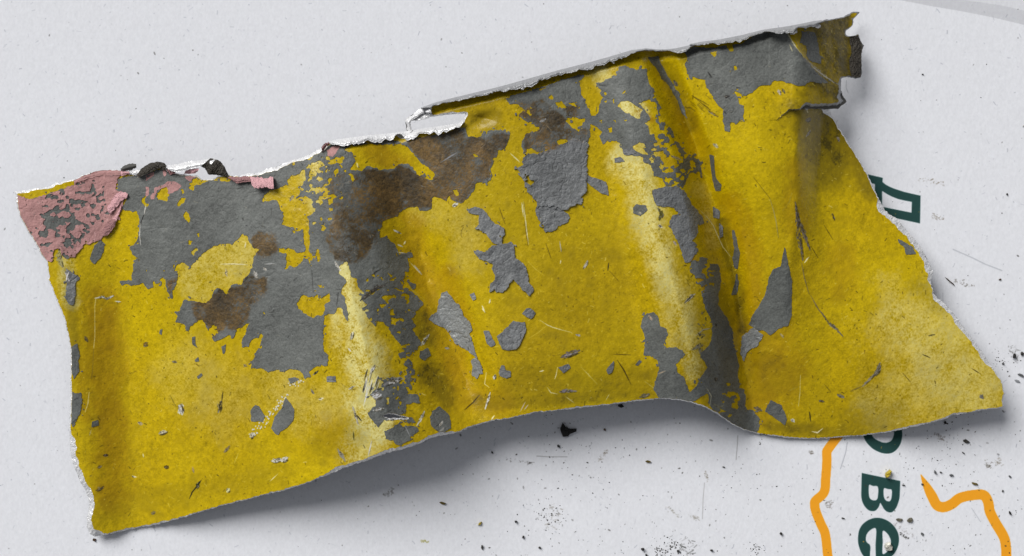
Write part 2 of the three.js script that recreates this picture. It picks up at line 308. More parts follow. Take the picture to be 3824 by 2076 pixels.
// ---------------------------------------------------------------- paint patches lying on the yellow coat
const bigGrey = [...A([1010, 390, 1200, 352, 1440, 300, 1640, 350, 1850, 400, 2000, 420]), ...B([140, 740, 300, 730, 520, 650, 700, 590, 900, 502, 1000, 445, 1130, 425, 1300, 430, 1530, 395, 1640, 420, 1760, 380, 2000, 340, 2097, 312]),
  ...C([330, 545, 470, 530, 555, 530, 570, 600, 690, 612, 705, 560, 860, 540, 945, 570, 920, 650, 900, 700, 860, 722, 838, 720, 830, 770, 790, 800, 800, 840, 768, 880, 790, 950, 740, 1010, 650, 1000, 630, 1070, 600, 1110, 540, 1170, 500, 1185, 420, 1150, 412, 1120, 390, 1172, 350, 1150, 330, 1130, 260, 1140, 265, 1230, 200, 1250, 160, 1250, 130, 1215, 40, 1220, 0, 1250]),
  ...B([1590, 1070, 1530, 1075, 1470, 1110, 1440, 1180, 1445, 1250, 1500, 1245, 1570, 1310, 1610, 1398]),
  ...F([1622, 102, 1720, 100, 1730, 140, 1680, 150, 1690, 200, 1690, 260, 1660, 310, 1640, 340, 1680, 352, 1690, 430, 1760, 470, 1820, 550, 1760, 610, 1720, 680, 1750, 740, 1720, 770, 1790, 860, 1800, 890, 1760, 930, 1720, 960, 1700, 1000, 1730, 1070, 1750, 1180, 1700, 1220, 1720, 1290, 1680, 1330, 1760, 1332, 1800, 1322, 1780, 1370]),
  ...N([1090, 60, 1000, 110, 980, 150, 1030, 190, 1050, 260, 1075, 310, 1020, 380, 960, 420, 880, 430, 850, 390, 790, 380, 780, 310, 840, 290, 880, 250, 990, 215, 880, 215, 780, 215, 745, 250, 730, 290, 690, 230, 650, 180, 630, 150, 680, 110, 720, 90, 700, 50]),
  ...F([1389, 1330, 1330, 1360, 1400, 1290, 1440, 1280, 1470, 1220, 1440, 1190, 1560, 1180, 1640, 1130, 1660, 1090, 1640, 1040, 1600, 980, 1650, 960, 1620, 900, 1560, 830, 1500, 740, 1470, 700, 1420, 690, 1400, 745, 1350, 690, 1300, 600, 1270, 580, 1345, 550, 1270, 510, 1310, 450, 1250, 400, 1240, 320, 1190, 310, 1180, 240, 1150, 180, 1100, 200, 1080, 240, 1090, 290, 1150, 350, 1120, 400, 1100, 450, 1140, 500, 1155, 570, 1165, 710, 1120, 620, 1110, 580, 1070, 580, 1040, 640, 1000, 630, 960, 640, 950, 720, 945, 850, 950, 950, 990, 980, 1000, 1040, 975, 1085, 930, 1070, 880, 1090, 830, 1130, 830, 1180, 780, 1190, 765, 1150, 700, 1110, 640, 1120, 600, 1140, 540, 1110, 470, 1145, 400, 1100, 320, 1110, 320, 1060, 370, 960, 400, 880, 430, 820, 410, 800, 370, 840, 330, 850, 310, 880, 300, 925, 245, 920, 240, 880, 270, 800, 310, 710, 280, 710, 250, 750, 200, 760, 170, 840, 150, 850, 130, 810, 100, 830]),
  ...E([1864, 642, 1840, 600, 1890, 560, 1880, 510, 1840, 500, 1810, 540, 1790, 500, 1760, 450, 1720, 450, 1690, 490, 1650, 520, 1640, 560, 1610, 530, 1600, 490, 1530, 470, 1540, 410, 1510, 385, 1560, 370, 1590, 300, 1604, 268, 1700, 290, 1790, 310, 1840, 260, 1850, 210, 1890, 190]),
  ...F([20, 410, 60, 420, 110, 460, 140, 390, 180, 370, 230, 380, 260, 330, 310, 280, 330, 220, 330, 180, 350, 130, 390, 70, 330, 50]), ...B([310, 1290, 290, 1240, 240, 1215, 200, 1270, 150, 1310]),
  ...A([1980, 950, 1860, 970, 1750, 1050, 1650, 1155, 1600, 1110, 1530, 1140, 1520, 1190]), ...E([1545, 30, 1555, 80, 1480, 250, 1455, 200, 1430, 60, 1400, 80, 1380, 130, 1350, 140, 1295, 20, 1330, 110, 1330, 170, 1290, 180, 1240, 130, 1150, 160, 1100, 130, 1060, 150, 1035, 115, 1090, 110, 1140, 110]),
  ...A([1150, 1230, 1160, 1130, 1180, 1090, 1130, 980, 1190, 930, 1210, 850, 1210, 720, 1190, 670, 1110, 660, 1060, 650, 1100, 570, 1090, 540, 1010, 490, 1030, 440])];
const bigGreyHoles = [
  B([1140, 480, 1200, 450, 1300, 438, 1450, 442, 1590, 432, 1650, 440, 1740, 520, 1780, 590, 1870, 640, 1915, 700, 1900, 750, 1850, 740, 1830, 690, 1780, 720, 1740, 660, 1700, 610, 1600, 610, 1560, 650, 1450, 660, 1340, 630, 1280, 665, 1180, 660, 1210, 610, 1220, 560, 1200, 510, 1150, 510]),
  B([820, 690, 850, 600, 930, 575, 955, 620, 900, 660, 880, 710, 830, 725]),
  [...B([420, 930, 430, 890, 490, 840, 550, 830, 570, 800, 640, 790, 630, 760, 680, 710, 740, 690, 790, 650, 795, 740, 760, 800, 690, 812, 760, 830, 740, 880, 700, 900, 740, 940, 790, 890, 840, 930, 850, 990, 880, 1000, 870, 1030, 810, 1060, 790, 1050, 820, 1100, 820, 1180, 830, 1270, 822, 1360]), ...F([845, 110, 845, 230, 820, 170, 780, 140, 720, 230, 660, 210, 640, 250, 610, 240, 630, 180, 620, 110, 560, 95, 560, 65, 640, 60, 690, 70, 710, 100, 760, 100, 800, 80, 785, 10]), ...B([780, 1270, 770, 1180, 710, 1200, 690, 1170, 590, 1140, 600, 1060, 570, 1000, 550, 920, 430, 945])],
  V([460, 560, 540, 500, 610, 450, 640, 580, 600, 670, 480, 650]), V([740, 730, 790, 620, 840, 625, 840, 670, 760, 740]), V([820, 870, 850, 810, 890, 815, 905, 930, 885, 950]), V([885, 1225, 890, 1165, 940, 1185, 915, 1240]), V([915, 1320, 990, 1270, 1000, 1300, 960, 1370, 925, 1365]), V([1000, 1090, 1025, 1085, 1020, 1135]),
  V([890, 480, 960, 460, 950, 530, 900, 500]), V([280, 620, 330, 600, 320, 690, 385, 720, 310, 735, 275, 670]), V([780, 510, 830, 510, 815, 560]), V([900, 440, 960, 370, 1080, 370, 1150, 400, 1060, 440, 960, 470]),
  F([720, 540, 770, 470, 870, 490, 890, 450, 910, 490, 940, 490, 1000, 455, 1005, 520, 960, 560, 950, 640, 850, 665, 790, 630, 730, 590]), C([615, 750, 640, 745, 672, 780, 640, 796]), C([445, 1070, 480, 1065, 502, 1112, 478, 1122]),
  B([990, 600, 1060, 550, 1130, 560, 1110, 600, 1040, 590]), B([865, 840, 890, 810, 915, 850, 880, 875]), B([850, 1110, 880, 1120, 860, 1160]), B([930, 1150, 960, 1130, 965, 1170, 935, 1172]), B([965, 660, 990, 640, 985, 670, 970, 682]), F([890, 30, 925, 150, 905, 180, 888, 120]), F([900, 390, 940, 370, 930, 395]),
  B([1175, 690, 1215, 700, 1210, 770, 1180, 740]), F([425, 620, 465, 650, 440, 655]), F([1530, 600, 1560, 575, 1550, 635])];
const ridgeGrey = [...C([910, 290, 950, 250, 1200, 180, 1500, 75, 1590, 72, 1540, 130, 1560, 230, 1600, 300, 1650, 420, 1690, 430, 1715, 380, 1740, 260, 1720, 180, 1690, 140, 1740, 130, 1830, 90, 1868, 60]), ...D([20, 575, 80, 570, 180, 605, 265, 590, 270, 660, 295, 740, 340, 790, 355, 860, 395, 940, 350, 965, 370, 1050, 420, 1065, 480, 1110, 510, 1190]),
  ...Hh([520, 60, 560, 90, 600, 150, 650, 190, 690, 170, 740, 250, 750, 380, 700, 350, 650, 330, 620, 380, 600, 440, 580, 480, 530, 450, 430, 450, 410, 400, 330, 350, 300, 270, 250, 250, 230, 190, 130, 190, 60, 150, 50, 90, 0, 60]),
  ...C([1855, 650, 1800, 620, 1750, 670, 1720, 600, 1740, 560, 1700, 520, 1650, 495, 1640, 590, 1630, 640, 1590, 690, 1460, 690, 1340, 695, 1200, 740, 1160, 745, 1060, 745, 1040, 660, 1080, 590, 1100, 580, 1200, 540, 1190, 520, 1110, 490, 1030, 430, 1020, 410, 1060, 380, 1110, 400, 1110, 372, 1060, 370, 1010, 320, 940, 320])];
const ridgeHoles = [C([1260, 270, 1300, 230, 1320, 280, 1300, 290]), C([1340, 310, 1390, 295, 1430, 350, 1390, 365]), C([1450, 310, 1500, 310, 1520, 345, 1480, 340]), C([1430, 440, 1480, 445, 1500, 420, 1540, 450, 1600, 440, 1590, 520, 1540, 555, 1480, 540, 1430, 470]),
  C([1085, 710, 1130, 700, 1160, 735, 1130, 760, 1090, 745]), C([1350, 650, 1380, 625, 1450, 640, 1440, 660, 1370, 670]), X([1070, 1040, 1110, 970, 1200, 960, 1280, 990, 1330, 1050, 1400, 1060, 1360, 1200, 1280, 1180, 1210, 1130, 1130, 1080]), X([1345, 990, 1500, 940, 1580, 1000, 1600, 1080, 1560, 1200, 1620, 1330, 1640, 1398, 1500, 1398, 1460, 1260, 1500, 1200, 1430, 1080]),
  Hh([150, 100, 200, 70, 270, 100, 250, 130, 290, 190, 230, 170, 150, 130]), Hh([300, 130, 330, 110, 360, 140, 310, 150]), Hh([320, 0, 380, 30, 400, 110, 415, 180, 390, 130, 350, 60]), Hh([440, 110, 520, 90, 570, 200, 520, 210, 470, 170]), X([890, 850, 920, 835, 935, 875, 900, 880]), X([960, 905, 985, 900, 980, 950]), X([1010, 940, 1028, 925, 1025, 995, 1005, 985]), X([900, 970, 930, 960, 920, 1005]), X([1120, 860, 1175, 820, 1180, 850, 1140, 875]), X([1020, 1215, 1050, 1205, 1045, 1235]), X([1155, 1220, 1190, 1215, 1180, 1237]), X([840, 1180, 865, 1225, 850, 1220]), X([945, 1320, 985, 1310, 995, 1370, 970, 1398]), X([40, 820, 110, 780, 140, 795, 90, 825])];
const topGrey = D([600, 550, 625, 500, 590, 450, 680, 400, 800, 415, 880, 410, 1100, 370, 1200, 310, 1280, 280, 1490, 255, 1540, 360, 1620, 480, 1740, 620, 1850, 720, 1780, 720, 1690, 710, 1640, 740, 1580, 745, 1500, 720, 1430, 700, 1370, 695, 1340, 740, 1260, 740, 1200, 790, 1190, 810, 1130, 825, 1030, 790, 1060, 860, 1070, 910, 1110, 920, 1110, 1020, 1120, 1060, 1090, 1040, 1040, 1075, 1000, 1060, 990, 1145, 940, 1135, 950, 1090, 930, 1050, 940, 950, 890, 920, 840, 830, 790, 760, 780, 690, 740, 690, 670, 670, 660, 690, 640, 680]);
const valleyGrey = [...Hh([660, 1110, 740, 1075, 800, 1080, 820, 1130, 890, 1130, 910, 1200, 915, 1290]), ...I([900, 100, 890, 200, 940, 280, 980, 350, 1010, 420, 1020, 540, 1040, 600, 1060, 700, 1080, 730, 1060, 800, 1075, 930, 1110, 940, 1130, 1000, 1120, 1080, 1140, 1110, 1200, 1130, 1250, 1200, 1245, 1280, 1222, 1325, 1100, 1290, 1000, 1240, 880, 1150, 840, 1110, 800, 1060, 820, 1000, 790, 980, 750, 1000, 660, 1052, 520, 1030, 380, 1018, 330, 940, 340, 870, 370, 800, 370, 750, 360, 680, 290, 650, 240, 640, 245, 560, 255, 480, 215, 400, 230, 320, 270, 280, 320, 270, 360, 300, 390, 390, 440, 420, 455, 470, 410, 550, 440, 580, 520, 570, 570, 600, 595, 640, 520, 720, 530, 780, 590, 830, 620, 920, 640, 960, 680, 940, 720, 870, 800, 750, 760, 690, 730, 660, 740, 620, 820, 540, 840, 480, 840, 350, 790, 260, 760, 180, 740, 80, 738, 25, 700, 15]), ...Hh([690, 1230, 650, 1200, 640, 1165])];
const pinkCorner = A([150, 530, 230, 560, 280, 560, 420, 520, 640, 440, 640, 402, 720, 372, 840, 325, 1000, 325, 1060, 335, 1030, 380, 1010, 440, 1000, 490, 1100, 520, 1110, 550, 1070, 590, 1060, 650, 1020, 740, 1000, 790, 930, 850, 890, 900, 860, 930, 730, 960, 690, 1020, 640, 1070, 580, 1085, 540, 1050, 520, 990, 470, 1000, 450, 1110, 405, 1108, 360, 1050, 290, 920, 230, 830, 180, 730, 150, 640]);

// [name, rings, thickness mm, edge raggedness, look, lifted-edge mm]
const PATCHES = [
  ['grey_paint_patch', [bigGrey, ...bigGreyHoles], 0.26, 1.6, 'grey', 0.12, [[985, 760, 66, 0.5], [1012, 930, 66, 0.6], [1030, 1040, 50, 0.7], [800, 500, 48, 0.8], [820, 420, 40, 0.7]]],
  ['grey_paint_patch', [ridgeGrey, ...ridgeHoles], 0.24, 1.6, 'grey', 0.05, [[1694, 392, 66, 0.95], [1660, 345, 40, 0.7], [1735, 440, 40, 1.0]]],
  ['grey_paint_patch', [topGrey, D([1020, 570, 1050, 560, 1062, 600, 1030, 622]), D([820, 455, 880, 435, 880, 480, 860, 497]), D([960, 400, 1010, 390, 1027, 440, 990, 447])], 0.28, 1.2, 'grey', 0.1],
  ['grey_paint_patch', [valleyGrey], 0.26, 1.2, 'grey', 0.05, [[1820, 1010, 46, 0.6], [1770, 690, 40, 0.5]]],
  ['thick_paint_flake', [C([1010, 880, 1060, 850, 1060, 800, 1100, 760, 1200, 740, 1300, 700, 1380, 670, 1450, 650, 1500, 625, 1580, 640, 1640, 680, 1610, 720, 1615, 840, 1610, 940, 1600, 1000, 1617, 1090, 1570, 1130, 1570, 1192, 1460, 1210, 1442, 1245, 1390, 1245, 1330, 1200, 1180, 1215, 1150, 1120, 1090, 1080, 1070, 1010, 1050, 955, 1030, 940]), C([1060, 965, 1100, 942, 1150, 990, 1120, 1020, 1080, 1002])], 0.55, 2.2, 'flake', 0.35],
  ['paint_flake', [[...C([1180, 1200, 1330, 1190, 1400, 1240, 1455, 1290]), ...G([1462, 150, 1450, 180, 1360, 220, 1340, 250, 1250, 275, 1240, 220, 1180, 150, 1165, 80])]], 0.35, 1.4, 'flake', 0.2],
  ['paint_flake', [C([1610, 940, 1690, 965, 1780, 1000, 1790, 1050, 1800, 1115, 1720, 1090, 1640, 1030, 1610, 990])], 0.3, 0.8, 'flake', 0.1],
  ['paint_flake', [C([1920, 720, 1980, 705, 2045, 745, 1980, 770, 1930, 760])], 0.3, 0.8, 'flake', 0.1],
  ['paint_flake', [C([1855, 795, 1900, 778, 1945, 820, 1850, 832])], 0.3, 1, 'flake', 0.1],
  ['paint_flake', [G([560, 75, 640, 50, 700, 60, 740, 110, 800, 190, 880, 230, 902, 290, 870, 320, 870, 385, 800, 370, 740, 290, 700, 260, 640, 235, 670, 200, 670, 130, 600, 110])], 0.42, 1.4, 'flake', 0.35],
  ['paint_flake', [G([870, 380, 950, 355, 980, 400, 985, 500, 1030, 520, 1070, 560, 1095, 620, 1100, 700, 1145, 760, 1140, 800, 1110, 832, 1060, 780, 1000, 720, 970, 670, 940, 720, 880, 802, 820, 795, 810, 760, 765, 795, 770, 720, 810, 690, 805, 640, 780, 590, 800, 550, 730, 525, 670, 500, 620, 430, 660, 430, 720, 445, 790, 390])], 0.42, 1.2, 'flake', 0.4],
  ['paint_flake', [[...G([345, 800, 390, 785, 440, 840, 470, 890, 500, 900, 540, 1000, 600, 1060, 615, 1130, 590, 1150, 625, 1240]), ...R([500, 310, 540, 430, 580, 520, 600, 580, 560, 575, 535, 610, 485, 575, 500, 510, 490, 460, 520, 430, 460, 370, 350, 310, 270, 180]), ...G([310, 1080, 235, 1030, 260, 990, 310, 970, 320, 880])]], 0.34, 1.2, 'silver', 0.2],
  ['paint_flake', [G([1045, 980, 1080, 935, 1120, 935, 1165, 975, 1130, 1027, 1080, 1005])], 0.34, 0.8, 'flake', 0.15],
  ['paint_flake', [G([830, 1180, 920, 1100, 970, 1040, 1030, 1060, 1070, 1050, 1085, 1110, 1060, 1180, 1030, 1250, 990, 1290, 930, 1300, 870, 1290, 840, 1220])], 0.42, 1, 'flake', 0.35],
  ['paint_flake', [G([710, 1130, 760, 1125, 790, 1200, 817, 1245, 770, 1277, 740, 1240])], 0.32, 0.8, 'flake', 0.15],
  ['paint_flake', [G([588, 815, 632, 793, 647, 850, 620, 868])], 0.3, 0.5, 'silver', 0.1],
  ['paint_flake', [Hh([315, 490, 430, 455, 530, 455, 600, 500, 650, 590, 680, 640, 720, 660, 775, 770, 720, 800, 710, 870, 660, 930, 710, 960, 715, 1020, 680, 1060, 650, 1112, 600, 1112, 580, 1050, 555, 960, 520, 900, 480, 820, 470, 760, 500, 710, 560, 700, 500, 640, 420, 630, 350, 620, 320, 560])], 0.34, 1.4, 'flake', 0.15],
  ['paint_flake', [Hh([145, 640, 180, 610, 260, 620, 277, 660, 210, 712, 150, 690])], 0.28, 0.8, 'grey', 0.1],
  ['paint_flake', [Hh([1010, 840, 1030, 838, 1060, 960, 1080, 1030, 1060, 1182, 1030, 1160, 1015, 1090, 1030, 1000])], 0.28, 0.8, 'grey', 0.1],
  ['paint_flake', [Hh([1050, 1200, 1072, 1300, 1050, 1398, 1005, 1398, 1030, 1310])], 0.28, 1, 'grey', 0.1],
  ['grey_paint_patch', [[...Hh([1470, 965, 1490, 1080, 1530, 1280]), ...I([1530, 100, 1530, 300, 1500, 380, 1420, 410, 1340, 472, 1280, 420, 1240, 430, 1180, 392, 1155, 375, 1190, 300, 1240, 220, 1290, 130, 1325, 20]), ...Hh([1330, 1250, 1370, 1180, 1432, 1150])]], 0.3, 0.9, 'grey', 0.1],
  ['paint_flake', [I([1100, 480, 1160, 430, 1200, 400, 1240, 440, 1282, 470, 1230, 560, 1160, 600, 1130, 640, 1112, 692, 1085, 620])], 0.3, 1.4, 'silver', 0.2],
  ['paint_flake', [I([1350, 1035, 1440, 1080, 1492, 1200, 1470, 1252, 1400, 1200, 1300, 1130, 1320, 1080])], 0.3, 0.8, 'grey', 0.12],
  ['paint_flake', [D([1620, 270, 1735, 280, 1795, 560, 1700, 535, 1660, 480, 1660, 400, 1600, 370])], 0.28, 1.4, 'grey', 0.05],
  ['paint_flake', [D([270, 492, 370, 490, 400, 560, 440, 640, 500, 740, 545, 800, 590, 930, 622, 1032, 570, 980, 550, 900, 510, 830, 460, 740, 400, 680, 350, 590, 295, 530])], 0.24, 1, 'grey', 0.05],
  ['paint_flake', [Hh([813, 180, 852, 188, 857, 300, 870, 380, 917, 440, 910, 492, 868, 495, 840, 400, 828, 290])], 0.3, 0.6, 'grey', 0.15],
  ['paint_flake', [Hh([842, 628, 907, 670, 897, 737, 848, 727])], 0.3, 0.5, 'flake', 0.15], ['paint_flake', [Hh([898, 778, 932, 800, 932, 890, 903, 907])], 0.3, 0.5, 'flake', 0.15],
  ['paint_flake', [J([1000, 680, 1060, 710, 1130, 750, 1160, 812, 1070, 812, 1050, 740, 1005, 712])], 0.26, 0.8, 'grey', 0.1],
  ['paint_flake', [T([1482, 770, 1520, 725, 1555, 735, 1605, 820, 1585, 872, 1545, 868, 1482, 872])], 0.3, 0.6, 'grey', 0.15],
  ['paint_flake', [T([1785, 660, 1825, 710, 1862, 770, 1855, 860, 1800, 920, 1740, 960, 1722, 992, 1700, 980, 1660, 930, 1690, 830, 1750, 760])], 0.3, 0.6, 'grey', 0.15],
  ['paint_flake', [N([1180, 190, 1210, 130, 1260, 95, 1300, 130, 1350, 180, 1360, 280, 1310, 320, 1260, 322, 1210, 290, 1180, 250])], 0.32, 1, 'grey', 0.15],
  ['paint_flake', [E([570, 0, 650, 60, 692, 85, 650, 150, 662, 220, 640, 322, 600, 322, 570, 260, 580, 150])], 0.3, 1.2, 'flake', 0.15],
  ['paint_flake', [E([620, 690, 670, 660, 692, 760, 680, 850, 690, 900, 640, 972, 622, 900, 618, 780])], 0.3, 1.4, 'grey', 0.1], ['paint_flake', [E([620, 1080, 700, 1090, 712, 1180, 690, 1270, 640, 1390, 618, 1390, 616, 1200])], 0.3, 1.6, 'grey', 0.1],
  ['paint_flake', [F([1790, 960, 1860, 928, 1887, 990, 1830, 1037, 1788, 1010])], 0.3, 1, 'grey', 0.12],
  ['paint_flake', [A([820, 970, 870, 920, 912, 960, 900, 1020, 870, 1080, 820, 1137, 780, 1090, 800, 1030])], 0.28, 1, 'grey', 0.1],
  ['paint_flake', [R([730, 560, 750, 495, 775, 500, 785, 545, 832, 550, 832, 595, 795, 612, 740, 590])], 0.3, 0.6, 'flake', 0.12], ['paint_flake', [R([1245, 515, 1340, 485, 1352, 520, 1290, 568])], 0.3, 0.5, 'flake', 0.12],
  ['paint_flake', [R([1665, 540, 1690, 500, 1730, 460, 1733, 500, 1715, 560, 1680, 575])], 0.28, 0.5, 'flake', 0.1], ['paint_flake', [R([1915, 495, 1950, 452, 1972, 465, 1940, 500])], 0.24, 0.4, 'grey', 0.05],
  ['paint_flake', [Sv([640, 145, 700, 135, 745, 150, 660, 195])], 0.26, 0.4, 'grey', 0.1], ['paint_flake', [Sv([975, 130, 1050, 128, 1062, 180, 975, 178])], 0.2, 0.8, 'flake', 0.05],
  ['paint_flake', [T([100, 870, 155, 857, 158, 905, 95, 925])], 0.26, 0.4, 'grey', 0.1], ['paint_flake', [T([970, 135, 1000, 130, 1000, 190, 1018, 228, 975, 200])], 0.22, 0.4, 'grey', 0.05], ['paint_flake', [T([1228, 220, 1268, 195, 1258, 270, 1238, 292])], 0.22, 0.4, 'grey', 0.05],
  ['paint_flake', [T([690, 75, 712, 65, 708, 120, 688, 108])], 0.22, 0.3, 'grey', 0.05], ['paint_flake', [T([995, 335, 1025, 308, 1032, 345, 1000, 352])], 0.22, 0.3, 'grey', 0.05], ['paint_flake', [T([1015, 480, 1055, 445, 1062, 470, 1025, 502])], 0.22, 0.3, 'grey', 0.05],
  ['paint_flake', [R([0, 250, 40, 275, 30, 320, -20, 340, -40, 290])], 0.24, 0.8, 'grey', 0.05],
  ['paint_flake', [F([1680, 345, 1755, 375, 1752, 410, 1725, 422])], 0.3, 0.5, 'grey', 0.1],
  ['grey_paint_patch', [pinkCorner], 0.2, 1.2, 'grey', 0],
  ['pink_paint_patch', [pinkCorner], 0.45, 1.6, 'pink', 0.12, [[168, 550, 84, 1.0], [225, 520, 56, 0.8], [122, 590, 40, 0.7]]],
  ['pink_paint_patch', [V([330, 330, 440, 280, 440, 320, 390, 370, 330, 415, 325, 370])], 0.22, 1.2, 'pink', 0.05], ['pink_paint_patch', [V([450, 490, 560, 450, 610, 410, 690, 400, 740, 420, 800, 470, 740, 530, 630, 580, 600, 480, 540, 500, 470, 530, 440, 640, 395, 640, 400, 590, 440, 540])], 0.26, 1.2, 'pink', 0.05], ['pink_paint_patch', [V([810, 350, 880, 325, 1000, 320, 960, 360, 910, 410, 850, 380])], 0.26, 1.2, 'pink', 0.05], ['pink_paint_patch', [V([330, 480, 375, 485, 370, 580, 330, 620])], 0.22, 0.8, 'pink', 0.05],
  ['pink_paint_patch', [W([70, 740, 130, 690, 245, 670, 220, 730, 150, 820, 90, 810])], 0.24, 1, 'pink', 0.05], ['pink_paint_patch', [V([560, 215, 590, 240, 600, 320, 570, 350, 550, 310])], 0.24, 0.8, 'pink', 0.05],
];
// ---------------------------------------------------------------- paint textures, laid flat over the sheet in metres
const PX = 2048, PY = 1112, TEXEL = TEX_W / PX;
const toTexel = (p) => { const w = onSheet(p[0], p[1]); return [(w[0] / TEX_W + 0.5) * PX, (w[2] / TEX_H + 0.5) * PY]; };
const D2T = UNIT / TEXEL;                           // grid units to texels
const mask = () => new Float32Array(PX * PY);
function softStroke(m, pts, radius, strength, grain = 0.35) {   // pts on the sheet grid; a tinted stretch with an uneven border
  const t = pts.map(toTexel), r = radius * D2T;
  let x0 = 1e9, x1 = -1e9, y0 = 1e9, y1 = -1e9;
  for (const [x, y] of t) { x0 = Math.min(x0, x); x1 = Math.max(x1, x); y0 = Math.min(y0, y); y1 = Math.max(y1, y); }
  for (let y = Math.max(0, y0 - r * 1.6 | 0); y < Math.min(PY, y1 + r * 1.6); y++) for (let x = Math.max(0, x0 - r * 1.6 | 0); x < Math.min(PX, x1 + r * 1.6); x++) {
    const d = strokeDistance(t.length > 1 ? t : [t[0], [t[0][0] + 0.01, t[0][1]]], x, y) / r + grain * 1.4 * fbm(x / 34, y / 46, 4) + grain * 0.4 * noise(x / 4, y / 4);
    const v = strength * smooth(1.25, 0.25, d), n = y * PX + x;
    if (v > m[n]) m[n] = v;
  }
}
function softArea(m, ring, strength, feather, grain = 1) {      // a stained area with a ragged border
  const t = ring.map(toTexel);
  let x0 = 1e9, x1 = -1e9, y0 = 1e9, y1 = -1e9;
  for (const [x, y] of t) { x0 = Math.min(x0, x); x1 = Math.max(x1, x); y0 = Math.min(y0, y); y1 = Math.max(y1, y); }
  const closed = [...t, t[0]];
  for (let y = Math.max(0, y0 - 30 | 0); y < Math.min(PY, y1 + 30); y++) {
    for (let x = Math.max(0, x0 - 30 | 0); x < Math.min(PX, x1 + 30); x++) {
      let odd = false;
      for (let k = 0; k + 1 < closed.length; k++) { const [ax, ay] = closed[k], [bx, by] = closed[k + 1]; if ((ay > y) !== (by > y) && x < ax + (y - ay) / (by - ay) * (bx - ax)) odd = !odd; }
      const d = strokeDistance(closed, x, y) * (odd ? 1 : -1) + grain * 14 * fbm(x / 24 + 8, y / 24, 4) + grain * 2.5 * noise(x / 3, y / 3), v = strength * smooth(-feather, feather, d), n = y * PX + x;
      if (v > m[n]) m[n] = v;
    }
  }
}
const toByte = (v) => { v = clamp(v); return Math.round(255 * (v <= 0.0031308 ? 12.92 * v : 1.055 * Math.pow(v, 1 / 2.4) - 0.055)); };
function colourCanvas(w, h, fn) {
  const c = document.createElement('canvas'); c.width = w; c.height = h;
  const g = c.getContext('2d'), im = g.createImageData(w, h), o = [0, 0, 0];
  for (let y = 0, n = 0; y < h; y++) for (let x = 0; x < w; x++, n++) { fn(x, y, n, o); im.data[n * 4] = toByte(o[0]); im.data[n * 4 + 1] = toByte(o[1]); im.data[n * 4 + 2] = toByte(o[2]); im.data[n * 4 + 3] = 255; }
  g.putImageData(im, 0, 0);
  return g;
}
function finish(g, srgb = true, repeat = false) {
  const { width, height } = g.canvas, t = new THREE.DataTexture(new Uint8Array(g.getImageData(0, 0, width, height).data), width, height, THREE.RGBAFormat);
  if (srgb) t.colorSpace = THREE.SRGBColorSpace;
  t.magFilter = THREE.LinearFilter; t.minFilter = THREE.LinearFilter; t.needsUpdate = true;
  if (repeat) t.wrapS = t.wrapT = THREE.RepeatWrapping;
  return t;
}
function heightTexture(w, h, fn, repeat = false) {  // 0 to 1, kept as floats so that shallow relief has no steps
  const d = new Float32Array(w * h * 4);
  for (let y = 0, n = 0; y < h; y++) for (let x = 0; x < w; x++, n++) { const v = fn(x, y, n); d[n * 4] = d[n * 4 + 1] = d[n * 4 + 2] = v; d[n * 4 + 3] = 1; }
  const t = new THREE.DataTexture(d, w, h, THREE.RGBAFormat, THREE.FloatType);
  t.magFilter = THREE.LinearFilter; t.needsUpdate = true;
  if (repeat) t.wrapS = t.wrapT = THREE.RepeatWrapping;
  return t;
}

// yellow coat tints: painted sheen with wear, painted valley shade, dirt with painted shade
const pale = mask(), ochreShade = mask(), grimeShade = mask(), rust = mask();
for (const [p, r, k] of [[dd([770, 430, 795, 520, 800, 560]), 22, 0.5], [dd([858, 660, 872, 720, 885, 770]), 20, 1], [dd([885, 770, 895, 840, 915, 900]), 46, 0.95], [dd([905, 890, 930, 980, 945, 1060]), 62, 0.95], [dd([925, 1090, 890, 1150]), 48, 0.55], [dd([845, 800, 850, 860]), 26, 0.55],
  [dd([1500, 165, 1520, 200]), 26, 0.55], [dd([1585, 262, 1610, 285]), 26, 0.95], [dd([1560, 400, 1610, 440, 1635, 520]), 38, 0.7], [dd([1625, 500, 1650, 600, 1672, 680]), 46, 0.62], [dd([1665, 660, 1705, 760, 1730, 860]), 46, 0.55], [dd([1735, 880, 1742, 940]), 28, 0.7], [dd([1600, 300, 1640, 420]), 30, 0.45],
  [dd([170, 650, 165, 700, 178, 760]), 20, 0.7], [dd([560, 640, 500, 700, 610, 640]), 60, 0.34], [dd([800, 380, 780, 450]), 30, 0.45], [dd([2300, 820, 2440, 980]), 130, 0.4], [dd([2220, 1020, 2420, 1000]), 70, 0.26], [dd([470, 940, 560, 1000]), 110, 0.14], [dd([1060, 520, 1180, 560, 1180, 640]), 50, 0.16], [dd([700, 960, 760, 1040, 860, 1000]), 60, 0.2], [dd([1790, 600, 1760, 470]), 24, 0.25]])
  softStroke(pale, p, r, k);  // pale strokes paint sheen onto ridges and lobe, along with some wear
